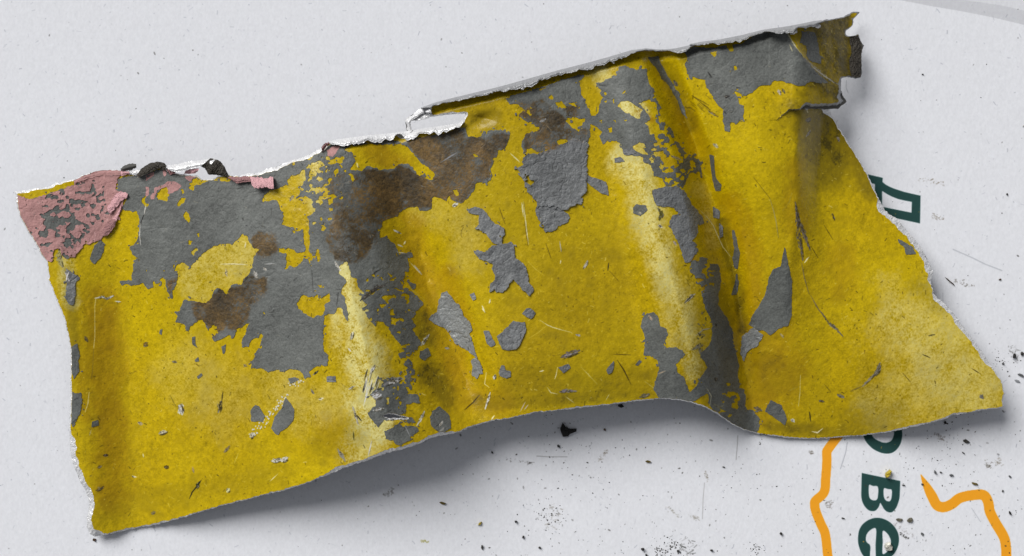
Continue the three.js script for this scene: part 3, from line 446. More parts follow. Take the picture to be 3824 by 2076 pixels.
for (const [p, r, k] of [[dd([262, 760, 270, 1000, 290, 1250]), 52, 0.55], [dd([215, 900, 215, 1050]), 24, 0.4], [dd([1040, 590, 1075, 720, 1130, 860, 1160, 960]), 40, 0.5], [dd([1050, 560, 1020, 545]), 26, 0.5], [dd([1840, 500, 1890, 640, 1900, 780]), 30, 0.5], [dd([1740, 640, 1790, 760]), 14, 0.7], [dd([1650, 360, 1690, 420]), 18, 0.4], [dd([1890, 850, 1960, 920, 1930, 1000]), 84, 0.5], [dd([2000, 420, 2010, 560]), 40, 0.4], [dd([1160, 820, 1120, 700]), 40, 0.5], [dd([1610, 282, 1640, 300]), 10, 1], [dd([820, 1070, 860, 1140]), 44, 0.25], [dd([2110, 640, 2120, 720]), 46, 0.3], [dd([930, 380, 1010, 410]), 30, 0.5], [dd([1160, 1000, 1260, 1010]), 40, 0.3], [dd([1720, 300, 1800, 420]), 26, 0.3]])
  softStroke(ochreShade, p, r, k);  // these strokes paint shade into valley bands and slopes turned from the light
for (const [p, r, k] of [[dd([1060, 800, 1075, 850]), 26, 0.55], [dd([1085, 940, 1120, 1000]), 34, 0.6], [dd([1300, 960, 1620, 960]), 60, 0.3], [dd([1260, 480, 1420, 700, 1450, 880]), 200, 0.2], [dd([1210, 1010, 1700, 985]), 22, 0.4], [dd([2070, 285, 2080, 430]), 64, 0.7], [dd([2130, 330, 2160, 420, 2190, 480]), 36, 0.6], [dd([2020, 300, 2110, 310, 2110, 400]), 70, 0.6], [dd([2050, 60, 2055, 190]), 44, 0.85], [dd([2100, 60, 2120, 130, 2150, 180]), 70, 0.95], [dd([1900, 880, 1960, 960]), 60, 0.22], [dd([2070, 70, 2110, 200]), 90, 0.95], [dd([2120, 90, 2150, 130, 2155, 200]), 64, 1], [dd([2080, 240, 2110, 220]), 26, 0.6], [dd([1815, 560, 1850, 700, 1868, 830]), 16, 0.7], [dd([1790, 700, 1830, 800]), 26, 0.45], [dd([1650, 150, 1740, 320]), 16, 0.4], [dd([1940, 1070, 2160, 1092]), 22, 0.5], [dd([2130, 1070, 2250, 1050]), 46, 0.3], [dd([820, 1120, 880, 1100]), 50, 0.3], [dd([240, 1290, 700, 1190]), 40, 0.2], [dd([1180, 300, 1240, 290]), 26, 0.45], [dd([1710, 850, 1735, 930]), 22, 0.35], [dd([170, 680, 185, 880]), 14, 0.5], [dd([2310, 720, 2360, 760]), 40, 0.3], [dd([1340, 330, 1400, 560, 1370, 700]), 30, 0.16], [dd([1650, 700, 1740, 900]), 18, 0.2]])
  softStroke(grimeShade, p, r, k);  // dirt, plus shade painted on the tab, lobe, creases and centre
const brownAreas = [
  [...B([1020, 700, 1170, 690, 1400, 680, 1560, 660, 1600, 610, 1740, 680, 1880, 760, 1930, 700, 1780, 560, 1680, 420, 1800, 380, 2097, 312]), ...C([420, 540, 560, 560, 560, 600, 690, 620, 860, 550, 960, 580, 900, 700, 840, 720, 770, 880, 790, 960, 650, 1010, 540, 1180, 420, 1150, 260, 1140, 265, 1240, 130, 1220, 0, 1260]), ...B([1440, 1180, 1420, 1300, 1370, 1350]), ...F([1400, 0, 1330, 130, 1250, 180, 1130, 190, 1030, 120, 980, 60]), ...B([1000, 1200, 1040, 1000, 1010, 800])],
  [...B([320, 1250, 400, 1190, 540, 1200, 560, 1300, 480, 1398]), ...F([380, 120, 330, 50])],
  [...F([230, 380, 300, 310, 450, 330, 480, 430, 380, 480, 330, 560, 310, 700, 200, 760, 100, 760]), ...E([1864, 600, 1790, 500, 1700, 400, 1680, 300, 1850, 230, 1900, 200])], E([1440, 110, 1540, 90, 1480, 250]),
  C([960, 300, 1060, 285, 1200, 290, 1350, 400, 1430, 460, 1400, 540, 1620, 560, 1600, 610, 1450, 640, 1340, 700, 1160, 750, 1070, 730, 1080, 590, 1200, 540, 1030, 420]), C([1420, 360, 1520, 340, 1540, 430, 1440, 440])];
for (const r of brownAreas) softArea(rust, r, 1, 5, 0.8);

const rnd = mulberry(42);
// marks that cut through the coats: [points, width in grid units, colour, on which coats]
const MARKS = [];
const mark = (pts, w, colour, on = 'y', taper = true) => MARKS.push([pts, w, colour, on, taper]);
const SILVER = '#d9d7d0', BARE = '#b5b0a8', BUFF = '#d8cf9a', DUSK = '#7d706b', DARK = '#2b2718', BLACK = '#171512', CREAM = '#efe4b4';
mark(E([1050, 295, 1000, 290]), 4, SILVER); mark(E([990, 240, 965, 252, 930, 268, 890, 250, 840, 262]), 5, SILVER); mark(E([835, 262, 825, 330, 825, 600, 815, 700]), 1.6, CREAM); mark(E([815, 700, 805, 900, 795, 960]), 1.4, '#8a7430'); mark(E([775, 1080, 765, 1180, 740, 1255]), 1.8, CREAM);
mark(A([1270, 615, 1255, 700]), 3, SILVER, 'yg'); mark(A([1255, 700, 1230, 760, 1222, 800]), 3, BLACK, 'yg'); mark(A([1222, 780, 1215, 880, 1225, 968]), 2.6, SILVER, 'yg');
mark(G([1058, 5, 1075, 150, 1090, 280, 1105, 378]), 3.4, BUFF); mark(G([1070, 180, 1085, 300, 1100, 390]), 2, '#6c5412'); mark(G([1200, 1035, 1270, 1080, 1330, 1105, 1480, 1145]), 2.6, BUFF); mark(G([1262, 1085, 1180, 1150, 1110, 1192]), 1.8, '#cdb640'); mark(G([1095, 520, 1160, 590, 1240, 650]), 1.8, '#cdb640');
mark(G([700, 910, 725, 970]), 4, CREAM); mark(G([770, 855, 762, 890]), 4, CREAM); mark(G([1375, 350, 1388, 440]), 3, BARE); mark(G([1620, 520, 1590, 580]), 7, BARE); mark(G([1385, 515, 1380, 545]), 3, CREAM); mark(G([850, 60, 900, 200]), 2, '#57450a'); mark(G([1255, 370, 1300, 500]), 2, '#57450a'); mark(G([1800, 540, 1795, 605]), 3, DARK); mark(G([1810, 610, 1890, 700]), 1.4, '#57450a'); mark(G([110, 560, 175, 640]), 4, BARE); mark(G([240, 1160, 180, 1255]), 5, SILVER);
mark(Hh([720, 650, 800, 730, 850, 800, 880, 870, 930, 980, 1000, 1070]), 3.4, BUFF); mark(Hh([1340, 560, 1375, 680, 1395, 770, 1412, 900]), 3, '#b5a55a'); mark(Hh([1530, 510, 1510, 590, 1450, 670]), 1.8, '#a8973f'); mark(Hh([1200, 380, 1340, 560]), 1.6, '#5a4a0c'); mark(Hh([1560, 590, 1590, 760, 1640, 880, 1690, 1010]), 12, DUSK); mark(Hh([1565, 640, 1590, 860, 1625, 1090]), 13, '#6b5f58'); mark(Hh([1680, 1070, 1640, 1120]), 4, CREAM); mark(Hh([1615, 1120, 1640, 1250, 1680, 1390]), 3, '#8b7a4c'); mark(Hh([1700, 980, 1760, 1080]), 2, '#4d4010'); mark(Hh([1810, 790, 1890, 920]), 2, '#54460e'); mark(Hh([1880, 690, 1900, 740]), 5, '#5a4a20');
mark(K([240, 5, 310, 130, 370, 195]), 4, '#8d7a4a'); mark(K([330, 150, 400, 250, 450, 285, 515, 355]), 7, '#6d6450'); mark(K([845, 590, 825, 660, 800, 700]), 11, '#6b655a'); mark(K([820, 670, 760, 730, 700, 790]), 6, '#948b7a'); mark(K([690, 795, 585, 840]), 3, '#8d7a35'); mark(K([470, 865, 520, 890]), 9, '#77715f'); mark(K([1715, 875, 1735, 895]), 10, '#74726c'); mark(K([1265, 358, 1322, 345]), 4, '#5f5528'); mark(K([1215, 520, 1280, 548]), 3, '#4d4419'); mark(K([310, 922, 345, 928]), 6, '#4a3a10'); mark(K([152, 700, 148, 850, 134, 970]), 1.8, BUFF); mark(K([50, 838, 130, 800]), 2, '#a29134'); mark(K([230, 1020, 240, 1100]), 4, '#3f3a1c'); mark(K([1320, 745, 1330, 780]), 2.4, '#554611'); mark(K([1040, 680, 1110, 760]), 2, '#554611'); mark(K([1640, 640, 1720, 690]), 2.4, '#554611'); mark(K([250, 1190, 300, 1200, 350, 1160]), 4, CREAM); mark(K([360, 780, 420, 850]), 1.6, '#5f5012');
mark(R([1268, 430, 1340, 400, 1425, 372]), 14, '#6a5f62'); mark(R([1290, 420, 1400, 385]), 5, '#a89fa0'); mark(R([1255, 730, 1320, 718, 1395, 722]), 9, '#827a86'); mark(R([1150, 690, 1180, 735, 1240, 748]), 2.6, BUFF); mark(R([655, 730, 635, 800, 612, 872]), 5, SILVER); mark(R([645, 690, 605, 660, 620, 560]), 2, CREAM); mark(R([698, 580, 688, 615]), 7, SILVER); mark(R([1240, 515, 1228, 580, 1215, 618]), 2.6, CREAM); mark(R([1440, 510, 1500, 570, 1585, 662]), 2.4, '#d4c468'); mark(R([1760, 455, 1820, 540, 1880, 665]), 2.4, '#4a3c0c'); mark(R([1730, 402, 1880, 408]), 2, '#4a3c0c'); mark(R([560, 755, 510, 815, 430, 885]), 3, '#3d2e08'); mark(R([690, 935, 665, 970]), 4, CREAM); mark(R([960, 815, 915, 900]), 2.6, '#c9b8b0'); mark(R([985, 840, 950, 885]), 2.6, '#c9b8b0'); mark(R([1310, 770, 1385, 825]), 3, '#c3b779'); mark(R([1085, 552, 1120, 542]), 4, CREAM); mark(R([1690, 750, 1660, 800]), 2, BUFF); mark(R([1400, 230, 1430, 240]), 5, BARE); mark(R([585, 5, 605, 30]), 4, CREAM); mark(R([260, 345, 285, 350]), 5, '#aaa39a');
mark(T([862, 725, 880, 755, 868, 795]), 14, '#d9d7cc', 'y', false); mark(T([885, 725, 890, 770]), 4, '#4a4020'); mark(T([680, 975, 745, 960]), 11, '#cfc8ae'); mark(T([690, 990, 760, 965]), 3, '#40361a'); mark(T([1225, 690, 1205, 780]), 12, '#3a3218'); mark(T([1240, 610, 1230, 690]), 3, '#4a4018'); mark(T([780, 640, 830, 740]), 3, '#8a7a20'); mark(T([1660, 1215, 1740, 1200]), 12, SILVER); mark(T([1745, 1215, 1800, 1190]), 12, SILVER); mark(T([1475, 1010, 1500, 975]), 12, '#d5cdb0'); mark(T([1250, 1140, 1300, 1085]), 6, '#8c7a4e'); mark(T([1340, 1230, 1375, 1150]), 2, '#d8c860'); mark(T([1650, 1390, 1720, 1325]), 2.4, CREAM); mark(T([500, 880, 530, 890]), 8, '#bca878'); mark(T([545, 1150, 550, 1180]), 4, BUFF); mark(T([200, 1165, 230, 1163]), 6, '#3f2a08'); mark(T([550, 215, 580, 190]), 10, '#7e6320'); mark(T([800, 350, 830, 352]), 6, '#6a6040'); mark(T([1420, 375, 1440, 385]), 6, '#a08a40'); mark(T([730, 1270, 760, 1265]), 9, '#5d4c10'); mark(T([975, 1265, 985, 1300]), 5, '#b79a58'); mark(T([40, 130, 60, 170]), 7, '#6a5a28');
for (let k = 0; k < 60; k++) { const t = k / 60, p = [mix(1800, 1500, t) + 60 * (rnd() - 0.5), mix(640, 990, t) + 50 * (rnd() - 0.5)]; mark(T([p[0], p[1], p[0] + 20 * (rnd() - 0.5), p[1] + 20 * (rnd() - 0.5)]), 2.5 + 2.5 * rnd(), SILVER); }
for (let k = 0; k < 26; k++) { const p = [1810 + 130 * rnd(), 560 - 60 * rnd()]; mark(T([p[0], p[1], p[0] + 16 * (rnd() - 0.5), p[1] + 16 * (rnd() - 0.5)]), 3, SILVER); }
for (let k = 0; k < 22; k++) { const x = 1310 + rnd() * 130, y = 30 + rnd() * 250, l = 60 + 60 * rnd(), s = k % 3; mark(Sv([x, y, x - l * 0.28, y + l]), 1.6 + 2.4 * rnd(), s ? '#dcdbd6' : '#3b3833', 'yg'); }
mark(Sv([1400, 30, 1360, 100]), 6, SILVER, 'yg'); mark(Sv([1475, 205, 1560, 160, 1630, 150]), 13, '#8f8f92', 'yg'); mark(Sv([1520, 190, 1610, 165]), 6, '#dcdcda', 'yg'); mark(Sv([1370, 300, 1440, 290]), 20, '#b9babd', 'yg'); mark(Sv([1380, 425, 1470, 405]), 8, '#c4c5c6', 'yg'); mark(Sv([1510, 505, 1600, 485, 1690, 495]), 9, '#c4c4c2', 'yg'); mark(Sv([1830, 430, 1800, 490, 1770, 545]), 6, SILVER, 'yg'); mark(Sv([1205, 390, 1225, 460, 1250, 540]), 7, '#bdb7a8', 'y'); mark(Sv([1245, 470, 1280, 515]), 4, BLACK); mark(Sv([1075, 760, 1105, 810, 1135, 860]), 8, '#8f8b7e'); mark(Sv([1370, 690, 1340, 820]), 3, SILVER); mark(Sv([1650, 540, 1710, 660]), 2.4, '#9b9c9c', 'g'); mark(Sv([1960, 560, 1980, 530]), 5, SILVER, 'g'); mark(Sv([1960, 620, 1990, 580]), 6, '#a9a9a4', 'g'); mark(Sv([905, 80, 870, 110]), 5, DARK); mark(Sv([1210, 610, 1215, 680]), 4, '#4e4a18'); mark(Sv([1170, 240, 1205, 220]), 5, '#cfc7b0'); mark(Sv([840, 240, 860, 270]), 5, '#8e8470'); mark(Sv([910, 330, 940, 320]), 5, CREAM);
mark(F([1270, 520, 1340, 460, 1420, 400, 1480, 385]), 8, '#3a3634', 'yg'); mark(F([1050, 180, 1090, 245]), 6, SILVER, 'yg'); mark(F([1380, 330, 1400, 270, 1470, 230]), 3, '#2a2a28', 'g'); mark(F([850, 250, 862, 450]), 1.8, '#2f302e', 'g'); mark(F([1065, 560, 1080, 450, 1070, 540]), 2, '#2f302e', 'g'); mark(F([460, 330, 650, 420]), 1.6, '#7d807e', 'g'); mark(F([50, 200, 170, 198, 290, 205]), 3, CREAM); mark(F([100, 240, 110, 300]), 5, '#d9c58a'); mark(F([440, 200, 530, 195]), 3, '#b9bab8', 'g'); mark(F([345, 260, 370, 310]), 10, '#b9b6b0', 'g'); mark(F([300, 300, 230, 360]), 7, '#1c1712', 'g'); mark(F([430, 235, 445, 245]), 6, SILVER, 'g');
mark(F([1555, 180, 1640, 240]), 4, SILVER); mark(F([1590, 95, 1660, 105]), 3, SILVER, 'yg'); mark(F([1600, 150, 1620, 200, 1640, 210]), 4, CREAM); mark(F([1700, 180, 1800, 290]), 2.4, BUFF); mark(F([1640, 345, 1750, 450, 1830, 515]), 2.2, '#b9a648'); mark(F([1860, 810, 1800, 905]), 5, SILVER, 'yg'); mark(F([1210, 790, 1190, 850]), 8, '#dcdac4'); mark(F([1165, 930, 1190, 960]), 4, SILVER);
mark(B([1560, 1185, 1615, 1210]), 5, SILVER); mark(B([1665, 1280, 1650, 1310]), 4, CREAM); mark(B([1595, 1310, 1640, 1330]), 4, SILVER); mark(B([1240, 600, 1250, 640]), 4, '#f2e39a'); mark(B([690, 880, 665, 920]), 6, '#a59a80'); mark(B([275, 1290, 265, 1340]), 3, CREAM); mark(C([440, 1210, 480, 1190]), 8, '#dedcd2'); mark(C([940, 745, 1000, 800, 1030, 830]), 3.4, BUFF); mark(C([1255, 450, 1215, 470]), 7, '#8d8e94', 'g'); mark(C([340, 830, 420, 780, 480, 745]), 4, '#7f8188', 'g'); mark(C([1045, 1180, 1060, 1300]), 4, BUFF);
mark(D([1480, 270, 1510, 320, 1560, 400, 1640, 500]), 3, BUFF, 'yg'); mark(D([1640, 500, 1720, 580, 1800, 650, 1930, 730]), 8, '#8f8873', 'yg'); mark(D([1720, 590, 1900, 720]), 4, '#b9b4a4', 'yg'); mark(D([1510, 390, 1535, 445]), 2, BUFF, 'g'); mark(D([1410, 780, 1430, 815]), 7, '#cbbda8'); mark(D([1445, 770, 1465, 800]), 6, '#6a5a10'); mark(D([1500, 960, 1440, 1010, 1405, 1042]), 2.4, '#d9c48a'); mark(D([945, 840, 970, 838]), 7, BLACK, 'g'); mark(D([800, 625, 830, 670]), 4, '#242523', 'g'); mark(D([845, 1250, 880, 1275]), 6, '#cfc79a'); mark(D([1695, 1130, 1660, 1180]), 6, '#b0a493'); mark(D([1650, 1050, 1690, 1035]), 9, '#7d7260'); mark(D([1690, 970, 1680, 950]), 4, CREAM); mark(D([1925, 1190, 1940, 1220]), 8, '#9c8f84'); mark(D([1880, 560, 1890, 600]), 4, '#9a7f22'); mark(D([1810, 375, 1840, 380]), 5, '#a48c20'); mark(D([500, 700, 530, 740]), 6, '#6f6c72', 'yg'); mark(D([690, 850, 820, 960]), 2, '#5b4a0a'); mark(D([660, 830, 780, 900]), 2, '#5b4a0a'); mark(D([800, 960, 880, 1010]), 6, '#8f7522');
for (let k = 0; k < 14; k++) { const x = 640 + rnd() * 140, y = 820 + rnd() * 120; mark(D([x, y, x + 50, y + 40]), 1.4, '#6b580d'); }
mark(I([600, 190, 640, 140, 680, 115]), 8, '#b9b29c'); mark(I([595, 190, 670, 118]), 2.4, DARK); mark(I([700, 470, 760, 420, 820, 410]), 4, '#a9a48e'); mark(I([660, 600, 720, 560, 740, 640]), 8, '#8a8464'); mark(I([285, 300, 305, 325]), 6, '#c0a58e', 'g'); mark(I([365, 805, 430, 780]), 3, '#b7a48a', 'yg'); mark(I([250, 870, 330, 930, 370, 1010]), 1.8, '#bdb06a'); mark(I([15, 690, 60, 760, 110, 860]), 2.4, '#43360b'); mark(I([1430, 455, 1450, 480]), 5, '#c5b070'); mark(I([1525, 1200, 1545, 1215]), 9, '#dcd9cc'); mark(I([790, 930, 830, 1000, 815, 1090]), 2.4, '#c7c2a0', 'yg'); mark(I([840, 1060, 900, 1100, 930, 1080]), 6, '#7c7c66', 'g'); mark(I([1200, 1100, 1260, 1120]), 11, '#6d5f48'); mark(I([860, 840, 870, 855]), 8, BLACK, 'g'); mark(I([205, 1010, 280, 985]), 10, '#66604c'); mark(I([865, 370, 872, 385]), 5, BLACK, 'g'); for (let k = 0; k < 22; k++) { const x = 700 + rnd() * 80, y = 260 + rnd() * 330; mark(I([x, y, x - 20 + 40 * rnd(), y + 30 * rnd()]), 2 + 2 * rnd(), rnd() < 0.5 ? '#847a52' : '#4c4a30'); }
mark(O([1415, 900, 1440, 840, 1490, 780, 1520, 735]), 4, DARK); mark(O([1475, 810, 1500, 760]), 8, '#1f2412'); mark(O([600, 830, 660, 800]), 8, '#6c5520'); mark(O([915, 702, 940, 708]), 5, CREAM); mark(O([1740, 840, 1760, 820]), 9, '#e0dc9a'); mark(O([615, 630, 640, 620]), 6, '#8a7530'); mark(O([1080, 1030, 1110, 1018]), 6, '#8a7a40'); mark(O([545, 350, 560, 300]), 2.4, '#bfb27a');
mark(Hh([205, 680, 208, 684]), 5, '#b5b29c', 'g'); mark(Hh([370, 795, 390, 805]), 8, '#e6e0c0'); mark(Hh([500, 930, 520, 960]), 6, '#c9b49a'); mark(Hh([360, 640, 400, 690, 380, 740]), 10, '#57521c'); mark(Hh([480, 190, 560, 220]), 7, '#b7a88a', 'yg'); mark(Hh([680, 640, 590, 710]), 2, '#5a5c60', 'g');
mark(A([520, 990, 510, 1080, 540, 1150]), 14, '#b3aa6a'); mark(A([570, 1190, 600, 1290]), 9, '#c9c9cc', 'yg'); mark(A([600, 1200, 575, 1280]), 4, SILVER, 'yg');

const draw = (g, coat) => {
  g.lineCap = 'round'; g.lineJoin = 'round';
  for (const [pts, w, colour, on, taper] of MARKS) {
    if (!on.includes(coat)) continue;
    const t = []; for (let k = 0; k + 1 < pts.length; k++) for (let s = 0; s < 6; s++) t.push([mix(pts[k][0], pts[k + 1][0], s / 6), mix(pts[k][1], pts[k + 1][1], s / 6)]); t.push(pts[pts.length - 1]);
    const whole = w >= 5 && !(t.length < 4);
    if (w >= 3) { const s = colour === DARK || colour === BLACK ? null : '#2a2412'; if (s) { g.strokeStyle = s; g.globalAlpha = 0.55; for (let k = 0; k + 1 < t.length; k++) { const q = (k + 0.5) / (t.length - 1), a = toTexel(t[k]), b = toTexel(t[k + 1]); if (rnd() < 0.25) continue; g.lineWidth = Math.max(0.8, w * 0.5 * D2T * Math.sin(Math.PI * q)); const o = w * D2T * 0.32; g.beginPath(); g.moveTo(a[0] + o, a[1] + o); g.lineTo(b[0] + o, b[1] + o); g.stroke(); } g.globalAlpha = 1; } }
    if (whole) {
      const tones = [colour, colour, '#8d877c', colour, '#4c4638'], n = Math.round(t.length * w * 0.9);
      for (let k = 0; k < n; k++) { const q = rnd(), i = Math.min(t.length - 2, q * (t.length - 1) | 0), a = toTexel(t[i]), b = toTexel(t[i + 1]), l = Math.hypot(b[0] - a[0], b[1] - a[1]) || 1, r = w * D2T * 0.62 * (taper ? Math.sin(Math.PI * clamp(q, 0.04, 0.96)) : 1) * (rnd() + rnd() - 1), f = rnd(), x = mix(a[0], b[0], f) - (b[1] - a[1]) / l * r, y = mix(a[1], b[1], f) + (b[0] - a[0]) / l * r, e = 1 + rnd() * 2.5; g.strokeStyle = tones[k % 5]; g.lineWidth = 0.8 + rnd() * 0.9; g.beginPath(); g.moveTo(x, y); g.lineTo(x + (b[0] - a[0]) / l * e + rnd() - 0.5, y + (b[1] - a[1]) / l * e + rnd() - 0.5); g.stroke(); }
      continue;
    }
    g.strokeStyle = colour;
    for (let k = 0; k + 1 < t.length; k++) {
      const q = (k + 0.5) / (t.length - 1), wide = w * 0.68 * D2T * (taper ? 0.35 + 0.75 * Math.sin(Math.PI * q) : 1) * (0.8 + 0.4 * rnd()), a = toTexel(t[k]), b = toTexel(t[k + 1]);
      g.lineWidth = Math.max(0.8, wide); g.beginPath(); g.moveTo(a[0] + (rnd() - 0.5) * wide * 0.4, a[1] + (rnd() - 0.5) * wide * 0.4); g.lineTo(b[0], b[1]); g.stroke();
    }
  }
};
const flecks = (g, count, w, h, colours, len, wide, where = () => 1) => {
  g.lineCap = 'butt';
  for (let k = 0; k < count; k++) {
    const x = rnd() * w, y = rnd() * h; if (rnd() > where(x, y)) continue;
    const a = rnd() * Math.PI * 2, l = len * (0.3 + rnd() * rnd() * 2);
    g.globalAlpha = 0.25 + 0.6 * rnd(); g.strokeStyle = colours[k % colours.length]; g.lineWidth = wide * (0.5 + rnd());
    g.beginPath(); g.moveTo(x, y); g.quadraticCurveTo(x + Math.cos(a) * l * 0.5 + (rnd() - 0.5) * l * 0.4, y + Math.sin(a) * l * 0.5 + (rnd() - 0.5) * l * 0.4, x + Math.cos(a) * l, y + Math.sin(a) * l); g.stroke();
  }
  g.globalAlpha = 1;
};
const dirtWhere = (x, y) => 0.25 + 0.75 * smooth(-0.1, 0.5, fbm(x / 120 + 5, y / 120, 3) + 0.1);

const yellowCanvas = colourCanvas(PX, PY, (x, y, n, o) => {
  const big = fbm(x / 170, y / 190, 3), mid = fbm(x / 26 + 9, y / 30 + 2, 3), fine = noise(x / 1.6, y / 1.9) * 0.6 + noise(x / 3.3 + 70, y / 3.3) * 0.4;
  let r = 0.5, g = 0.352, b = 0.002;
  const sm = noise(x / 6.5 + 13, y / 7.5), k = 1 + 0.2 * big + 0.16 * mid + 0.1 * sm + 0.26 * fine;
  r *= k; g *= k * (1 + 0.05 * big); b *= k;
  const oc = clamp(ochreShade[n] * (0.9 + 0.5 * mid));
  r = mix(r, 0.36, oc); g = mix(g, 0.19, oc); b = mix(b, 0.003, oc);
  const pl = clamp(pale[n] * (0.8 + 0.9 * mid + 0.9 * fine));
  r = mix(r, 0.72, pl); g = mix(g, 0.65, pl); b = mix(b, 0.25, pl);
  const gr = clamp(grimeShade[n] * (0.9 + 0.7 * mid + 0.4 * fine) + 0.2 * smooth(0.2, 0.6, mid + 0.3 * fine));
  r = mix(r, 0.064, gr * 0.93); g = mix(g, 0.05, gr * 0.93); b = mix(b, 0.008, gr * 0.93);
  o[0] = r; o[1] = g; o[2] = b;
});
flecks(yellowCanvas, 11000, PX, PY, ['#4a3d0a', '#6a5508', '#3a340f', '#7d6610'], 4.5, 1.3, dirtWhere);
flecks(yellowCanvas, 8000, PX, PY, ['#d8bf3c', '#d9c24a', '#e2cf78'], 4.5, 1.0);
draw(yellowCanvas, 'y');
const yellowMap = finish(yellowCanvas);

const greyCanvas = colourCanvas(PX, PY, (x, y, n, o) => {
  const big = fbm(x / 90 + 4, y / 90, 3), mid = fbm(x / 20, y / 20 + 6, 3), fine = noise(x / 1.7 + 20, y / 1.7);
  const k = 1 + 0.3 * big + 0.28 * mid + 0.26 * fine;
  let r = 0.122 * k, g = 0.129 * k, b = 0.121 * k;
  const st = clamp(rust[n] * (1.12 + 0.8 * big + 1.3 * mid + 0.7 * fine + 0.8 * fbm(x / 8, y / 6, 2))), tone = clamp(0.5 + 0.9 * fbm(x / 40 + 60, y / 40, 3)), m = 0.7 + 0.45 * tone + 0.45 * fine + 0.3 * noise(x / 5 + 3, y / 4);
  r = mix(r, mix(0.056, 0.13, tone) * m, st); g = mix(g, mix(0.037, 0.075, tone) * m, st); b = mix(b, mix(0.013, 0.018, tone) * m, st);
  const dust = 0.5 * smooth(0.2, 0.6, fbm(x / 60 + 30, y / 60 + 80, 4));
  r = mix(r, 0.17, dust * 0.5 * (1 - st)); g = mix(g, 0.175, dust * 0.5 * (1 - st)); b = mix(b, 0.17, dust * 0.5 * (1 - st));
  o[0] = r; o[1] = g; o[2] = b;
});
flecks(greyCanvas, 9000, PX, PY, ['#2c2d2b', '#242423', '#3a3b38'], 6, 1.2, dirtWhere);
flecks(greyCanvas, 2600, PX, PY, ['#888b8a', '#7a7d7a', '#8f8a78'], 7, 1.0, (x, y) => 0.5);
flecks(greyCanvas, 1500, PX, PY, ['#8f7f66', '#a38f70', '#7c7f86'], 9, 1.0, (x, y) => rust[(y | 0) * PX + (x | 0)]);
flecks(greyCanvas, 420, PX, PY, ['#c9b548', '#bda63a'], 5, 2, (x, y) => { const d = (x / PX - 0.315) ** 2 * 60 + (y / PY - 0.42) ** 2 * 30, e = (x / PX - 0.635) ** 2 * 300 + (y / PY - 0.25) ** 2 * 60; return Math.max(Math.exp(-d * 6), Math.exp(-e * 4)); });
draw(greyCanvas, 'g');
const greyMap = finish(greyCanvas);

const pinkMap = finish((() => { const g = colourCanvas(512, 512, (x, y, n, o) => {
  const wrap = (s, f) => { const a = x / 512, b = y / 512; return mix(mix(fbm(x / s + f, y / s, 4), fbm((x - 512) / s + f, y / s, 4), smooth(0.7, 1, a)), mix(fbm(x / s + f, (y - 512) / s, 4), fbm((x - 512) / s + f, (y - 512) / s, 4), smooth(0.7, 1, a)), smooth(0.7, 1, b)); };
  const mid = wrap(46, 3), fine = noise(x / 2.2, y / 2.2), k = 1 + 0.3 * mid + 0.12 * fine;
  o[0] = 0.44 * k; o[1] = 0.228 * k; o[2] = 0.218 * k;
}); flecks(g, 500, 512, 512, ['#6e4a48', '#55605c', '#d9b0b0'], 9, 1.4); return g; })(), true, true);

// fine relief
const markRelief = (() => { const c = document.createElement('canvas'); c.width = PX; c.height = PY; const g = c.getContext('2d'); g.fillStyle = '#808080'; g.fillRect(0, 0, PX, PY); flecks(g, 5000, PX, PY, ['#606060', '#a0a0a0', '#505050'], 8, 1.4, dirtWhere); g.lineCap = 'round';
  for (const [pts, w] of MARKS) { const t = pts.map(toTexel); g.strokeStyle = '#5c5c5c'; g.lineWidth = w * D2T * 0.6; g.beginPath(); t.forEach((p, k) => k ? g.lineTo(...p) : g.moveTo(...p)); g.stroke(); } return g.getImageData(0, 0, PX, PY).data; })();
const yellowBump = heightTexture(PX, PY, (x, y, n) => 0.5 + 0.32 * fbm(x / 7, y / 8, 4) + 0.12 * noise(x / 1.8, y / 1.8) + 0.5 * (markRelief[n * 4] / 255 - 0.5));
const greyBump = heightTexture(PX, PY, (x, y, n) => 0.5 + 0.45 * fbm(x / 6 + 50, y / 6, 4) + 0.14 * noise(x / 1.8, y / 1.8) - 0.35 * smooth(0.06, 0.0, Math.abs(fbm(x / 30 + 7, y / 30, 3))) + 0.4 * (markRelief[n * 4] / 255 - 0.5) - 0.25 * rust[n] * (0.5 + fbm(x / 16, y / 16, 3)));
const metalBump = heightTexture(512, 512, (x, y) => 0.5 + 0.45 * fbm(x / 14, y / 14, 4) + 0.25 * noise(x / 3, y / 3), true);

